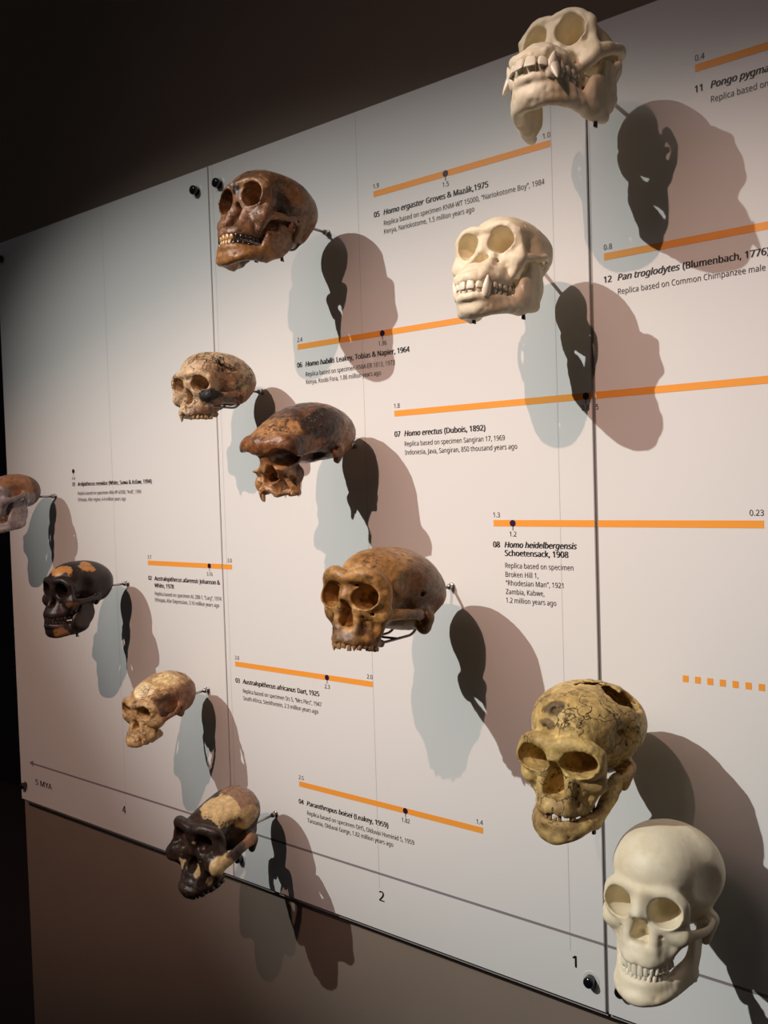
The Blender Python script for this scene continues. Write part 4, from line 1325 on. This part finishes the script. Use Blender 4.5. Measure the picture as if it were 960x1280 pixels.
r = skull('rusty brown skull with dark teeth and a lower jaw, topmost of the brown ones', -0.834, 2.043, 0.148, P, t_ergaster, B_ERG, T_DARK,
          Q=merge(MAND, f=94, zt=-110, zb=-140, mw=33, ml=36, chin=0, rec=10, gx=47, gf=10, gz=-110, rx=49, rw=20, r=7.5, cz=-50, coz=-58), pitch=-10, dz=0.020,
          upper=(HUMAN, dict(scale=1.08, lean=8, front_mat=T_AMBER)), lower=(HUMANL, dict(scale=1.08, lean=8, front_mat=T_AMBER)), mottle=0.5)
bracket('steel arm holding the rusty brown skull with dark teeth', *r, -0.834, 2.043, pegs=((-8, 82), (24, 70), (44, 22)))

# ------------------------------------------------------------------ africanus, honey tan, no teeth
def afr(F):
    for s in (-1, 1):
        for x, f in ((5, 85), (13, 82), (20, 75), (25, 64), (27, 52)):
            F.cut(E((s * x, f - 3, -72), (2.8, 3.2, 7)), 1)
    F.cut(S((19, 78, -34, 2.2), (21, 76, -62, 2.6)), 3)
P = merge(BASE, seed=7, rough=(1.5, 9),
          vault=[((0, -12, 0), (52, 62, 44)), ((0, 24, 2), (42, 40, 34)), ((0, -40, -8), (46, 34, 32))], base=((0, -16, -26), (42, 42, 14)),
          lo=(-76, -90, -98), hi=(76, 116, 66),
          brow=dict(f=66, z=7, arch=2, x1=17, x2=34, x3=46, f2=62, f3=50, z3=2, r0=4, r1=5, r3=4.5), temporal=((86, 26, -8), (46, 42, 42), 3),
          orbit=dict(x=28, f=60, z=-7, rx=17.5, rz=14, d=48), nose=dict(f0=64, z0=-2, f1=68, z1=-24, r=4, top=-22, bot=-46, w=10.5, f=74),
          zyg=dict(x=49, f=52, z=-28, r=6.5, ax=60, af=18, az=-22, ez=-12, ex=53, ef=-10, ar=3.4), jaw=dict(mf=90, mz=-69, mw=28, ml=32, r=7, core=30, root=15),
          mast=((44, -16, -26), (42, -12, -38), 8, 6), late=[afr])
r = skull('small honey-tan skull with a jutting toothless upper jaw', -1.215, 1.144, 0.128, P, t_african, B_AFR, T_TAN, pitch=10, dz=0.014, mottle=0.6)
bracket('steel arm holding the small honey-tan skull', *r, -1.215, 1.144, cradle=False)

# ------------------------------------------------------------------ boisei, black and cream, crest, flaring cheeks
def boi(F):
    F.add(S((0, 48, 18, 3), (0, 22, 28, 3.5), (0, -20, 40, 4), (0, -60, 32, 5), sq=(1.3, 1, 0.6)), 7)
def boi_mid(F):
    F.add(E((0, 56, -24), (18, 16, 20)), 6)
    F.add(E((38, 62, -36), (25, 11, 20), (0, 0, -12)), 9, sym=True)
    F.add(S((50, 56, 8, 7), (58, 62, -24, 8)), 9, sym=True)
def boi_late(F):
    F.cut(E((0, 112, -90), (6, 4, 4)), 2)
    F.add(E((21, 58, -28), (8, 15, 15)), 3, sym=True)
    F.add(E((26, 52, -52), (13, 15, 15)), 4, sym=True)
P = merge(BASE, seed=8, rough=(1.0, 12),
          vault=[((0, -16, -2), (54, 64, 42)), ((0, 28, 5), (42, 46, 28)), ((0, -46, 0), (50, 36, 38))], base=((0, -20, -42), (50, 48, 18)),
          lo=(-98, -104, -124), hi=(98, 126, 60),
          brow=dict(f=66, z=19, arch=3, x1=18, x2=38, x3=55, f2=64, f3=50, z3=14, r0=5.5, r1=6.5, r3=8, k=14), temporal=((82, 22, -8), (46, 46, 46), 3),
          orbit=dict(x=31, f=60, z=-2, rx=19, rz=16.5, d=46, wall=5), nose=dict(f0=66, z0=8, f1=74, z1=-28, r=5, top=-28, bot=-56, w=12.5, f=82),
          zyg=dict(x=62, f=74, z=-40, r=12, ax=77, af=26, az=-26, ex=62, ef=-16, ez=-34, ar=7.5), jaw=dict(mf=110, mz=-88, mw=33, ml=42, r=8, core=32, root=22),
          mast=((54, -24, -42), (50, -22, -62), 11, 7), early=[boi], mid=[boi_mid], late=[boi_late])
r = skull('black and cream skull with wide flaring cheekbones over the panel foot', -1.023, 0.914, 0.150, P, t_boisei, B_BOI, T_BLACK, pitch=12, dz=0.038,
          upper=(HUMAN, dict(scale=1.15, jitter=0.15)), mottle=0.3)
bracket('steel arm holding the black and cream skull', *r, -1.023, 0.914, cradle=False)

# ------------------------------------------------------------------ afarensis, near black, lower jaw
P = merge(BASE, seed=9, rough=(0.5, 14),
          vault=[((0, -14, 2), (54, 62, 43)), ((0, 24, 4), (42, 42, 34)), ((0, -40, -8), (48, 34, 34))], base=((0, -16, -30), (42, 42, 16)),
          lo=(-76, -90, -104), hi=(76, 110, 66),
          brow=dict(f=62, z=2, arch=2, x1=17, x2=34, x3=46, f2=60, f3=49, z3=-6, r0=4.5, r1=5.5, r3=5), temporal=((88, 26, -8), (46, 42, 44), 3),
          orbit=dict(x=28, f=56, z=-17, rx=17.5, rz=15.5, d=46), nose=dict(f0=60, z0=-6, f1=60, z1=-30, r=3.5, top=-32, bot=-54, w=10.5, f=68),
          zyg=dict(x=51, f=46, z=-42, r=8, ax=60, az=-38, ez=-34, ex=54), jaw=dict(mf=77, mz=-74, mw=29, ml=26, r=7, core=26),
          mast=((46, -18, -34), (44, -16, -46), 9, 6))
r = skull('near-black skull with orange patches on its crown and a lower jaw', -1.482, 1.362, 0.130, P, t_afarensis, B_AFA, T_BLACK, pitch=-3, dz=0.020,
          Q=merge(MAND, f=75, zt=-89, zb=-119, mw=28.5, ml=24, chin=0, rec=14, gx=44, gz=-100, gf=6, rx=46, rw=19, cz=-40, coz=-46, cof=22, r=7.5),
          upper=(HUMAN, dict(lean=12)), lower=(HUMANL, dict(lean=12)), mottle=0.3)
bracket('steel arm holding the near-black skull', *r, -1.482, 1.362, cradle=False, pegs=((38, 26),))

# ------------------------------------------------------------------ ramidus, grey and brown, cut by the left edge
P = merge(BASE, seed=10, rough=(0.6, 12),
          vault=[((0, -10, -2), (48, 57, 40)), ((0, 24, 0), (38, 38, 32)), ((0, -36, -10), (42, 30, 30))], base=((0, -14, -26), (38, 38, 14)),
          lo=(-76, -84, -92), hi=(76, 112, 60),
          brow=dict(f=58, z=12, arch=2, x1=16, x2=33, x3=46, f2=55, f3=46, z3=8, r0=4.5, r1=5.5, r3=5), temporal=((82, 20, -6), (46, 40, 40), 3),
          orbit=dict(x=27, f=52, z=-5, rx=16.5, rz=15.5), nose=dict(f0=57, z0=2, f1=64, z1=-24, r=4, top=-24, bot=-40, w=10, f=68),
          zyg=dict(x=48, f=44, z=-22, r=7, ax=58, az=-18, ez=-12, ex=50), jaw=dict(mf=86, mz=-58, mw=28, ml=28, r=7, core=28),
          mast=((42, -12, -28), (40, -10, -42), 8, 5))
r = skull('grey and brown pieced-together skull cut off by the left edge', -1.764, 1.570, 0.120, P, t_ramidus, B_RAM, T_BROWN, pitch=6, dz=0.018,
          Q=merge(MAND, f=80, zt=-74, zb=-98, mw=28.5, ml=26, chin=0, rec=10, gx=42, gz=-86, gf=0, rx=44, rw=20, cz=-24, coz=-28, cof=22, r=7),
          upper=(HUMAN, dict(scale=.95)), lower=(HUMANL, dict(scale=.95)))
bracket('steel arm holding the grey and brown skull at the left edge', *r, -1.764, 1.570, cradle=False)

# ------------------------------------------------------------------ chimpanzee, white
P = merge(BASE, seed=11, rough=(0.9, 11),
          vault=[((0, -22, 0), (48, 60, 38)), ((0, 10, 2), (38, 42, 30)), ((0, -46, -8), (48, 32, 32))], base=((0, -22, -28), (42, 44, 16)),
          lo=(-80, -92, -108), hi=(80, 126, 56),
          brow=dict(f=56, z=4, arch=2, x1=18, x2=34, x3=47, f2=56, f3=46, z3=-4, r0=5, r1=6, r3=5, k=7), temporal=((80, 14, -14), (46, 40, 42), 3),
          orbit=dict(x=26, f=52, z=-14, rx=18, rz=17, yaw=-8), nose=dict(f0=54, z0=-6, f1=66, z1=-32, r=4, top=-30, bot=-47, w=12.5, f=73, pil=3.5, depth=26),
          zyg=dict(x=50, f=44, z=-40, r=7, ax=60, af=6, az=-32, ex=54, ef=-20, ez=-22, ar=3.8), jaw=dict(mf=102, mz=-76, mw=31, ml=28, r=7.5, core=36, root=22),
          mast=((46, -28, -26), (43, -28, -38), 9, 6))
r = skull('white ape skull with round eye sockets and a pointed lower fang, second from the top', -0.377, 1.875, 0.150, P, t_white, B_WHITE, T_WHITE, dx=-0.006, dz=0.030, pitch=-5,
          Q=merge(MAND, f=98, zt=-91, zb=-120, mw=30, ml=24, chin=0, rec=20, narrow=0.35, keel=0, gx=45, gf=-10, gz=-97, rx=48, rw=24, cz=-32, cf=-14, coz=-38, cof=18, r=7.5),
          upper=(CHIMP, dict(lean=14)), lower=(CHIMPL, dict(lean=14, can_out=3)), mottle=0)
bracket('steel arm hidden behind the white ape skull below the topmost', *r, -0.405, 1.905, cradle=False, pegs=((-6, 74), (43, 20)))

# ------------------------------------------------------------------ orangutan, white, top
P = merge(BASE, seed=12, rough=(1.0, 11),
          vault=[((0, -26, 0), (50, 58, 42)), ((0, 8, 6), (38, 40, 32)), ((0, -50, -8), (52, 30, 36))], base=((0, -26, -28), (46, 44, 16)),
          lo=(-92, -96, -116), hi=(92, 142, 60),
          brow=dict(f=46, z=17, arch=3, x1=16, x2=32, x3=48, f2=46, f3=35, z3=6, r0=4, r1=4.5, r3=5.5, k=6), temporal=((81, 6, -6), (46, 42, 44), 3),
          orbit=dict(x=24.5, f=42, z=-5, rx=18.5, rz=20.5, pitch=8, yaw=-6), nose=dict(f0=44, z0=6, f1=56, z1=-30, r=3.2, top=-29, bot=-43, w=9, f=66, pil=3.5, depth=26),
          zyg=dict(x=54, f=36, z=-40, r=9, ax=70, af=0, az=-22, ex=62, ef=-26, ez=-10, ar=5.6), jaw=dict(mf=116, mz=-72, mw=36, ml=28, r=8.5, core=40, root=26),
          mast=((52, -32, -22), (49, -30, -36), 10, 7))
r = skull('white ape skull with long fangs and tall oval eye sockets, topmost on the wall', -0.283, 2.110, 0.155, P, t_white, B_WHITE, T_WHITE, dx=0.004, dz=0.027, pitch=-8,
          Q=merge(MAND, f=110, zt=-88, zb=-121, mw=35, ml=24, chin=0, rec=20, narrow=0.3, keel=0, gx=50, gf=-8, gz=-109, rx=54, rw=25, cz=-28, cf=-20, coz=-36, cof=8, r=8.5),
          upper=(ORANG, dict(lean=24, scale=1.1)), lower=(ORANGL, dict(lean=18, scale=1.1, can_out=3)), mottle=0)
bracket('steel arm hidden behind the topmost white ape skull', *r, -0.320, 2.165, cradle=False, pegs=((-8, 78), (46, 24)))
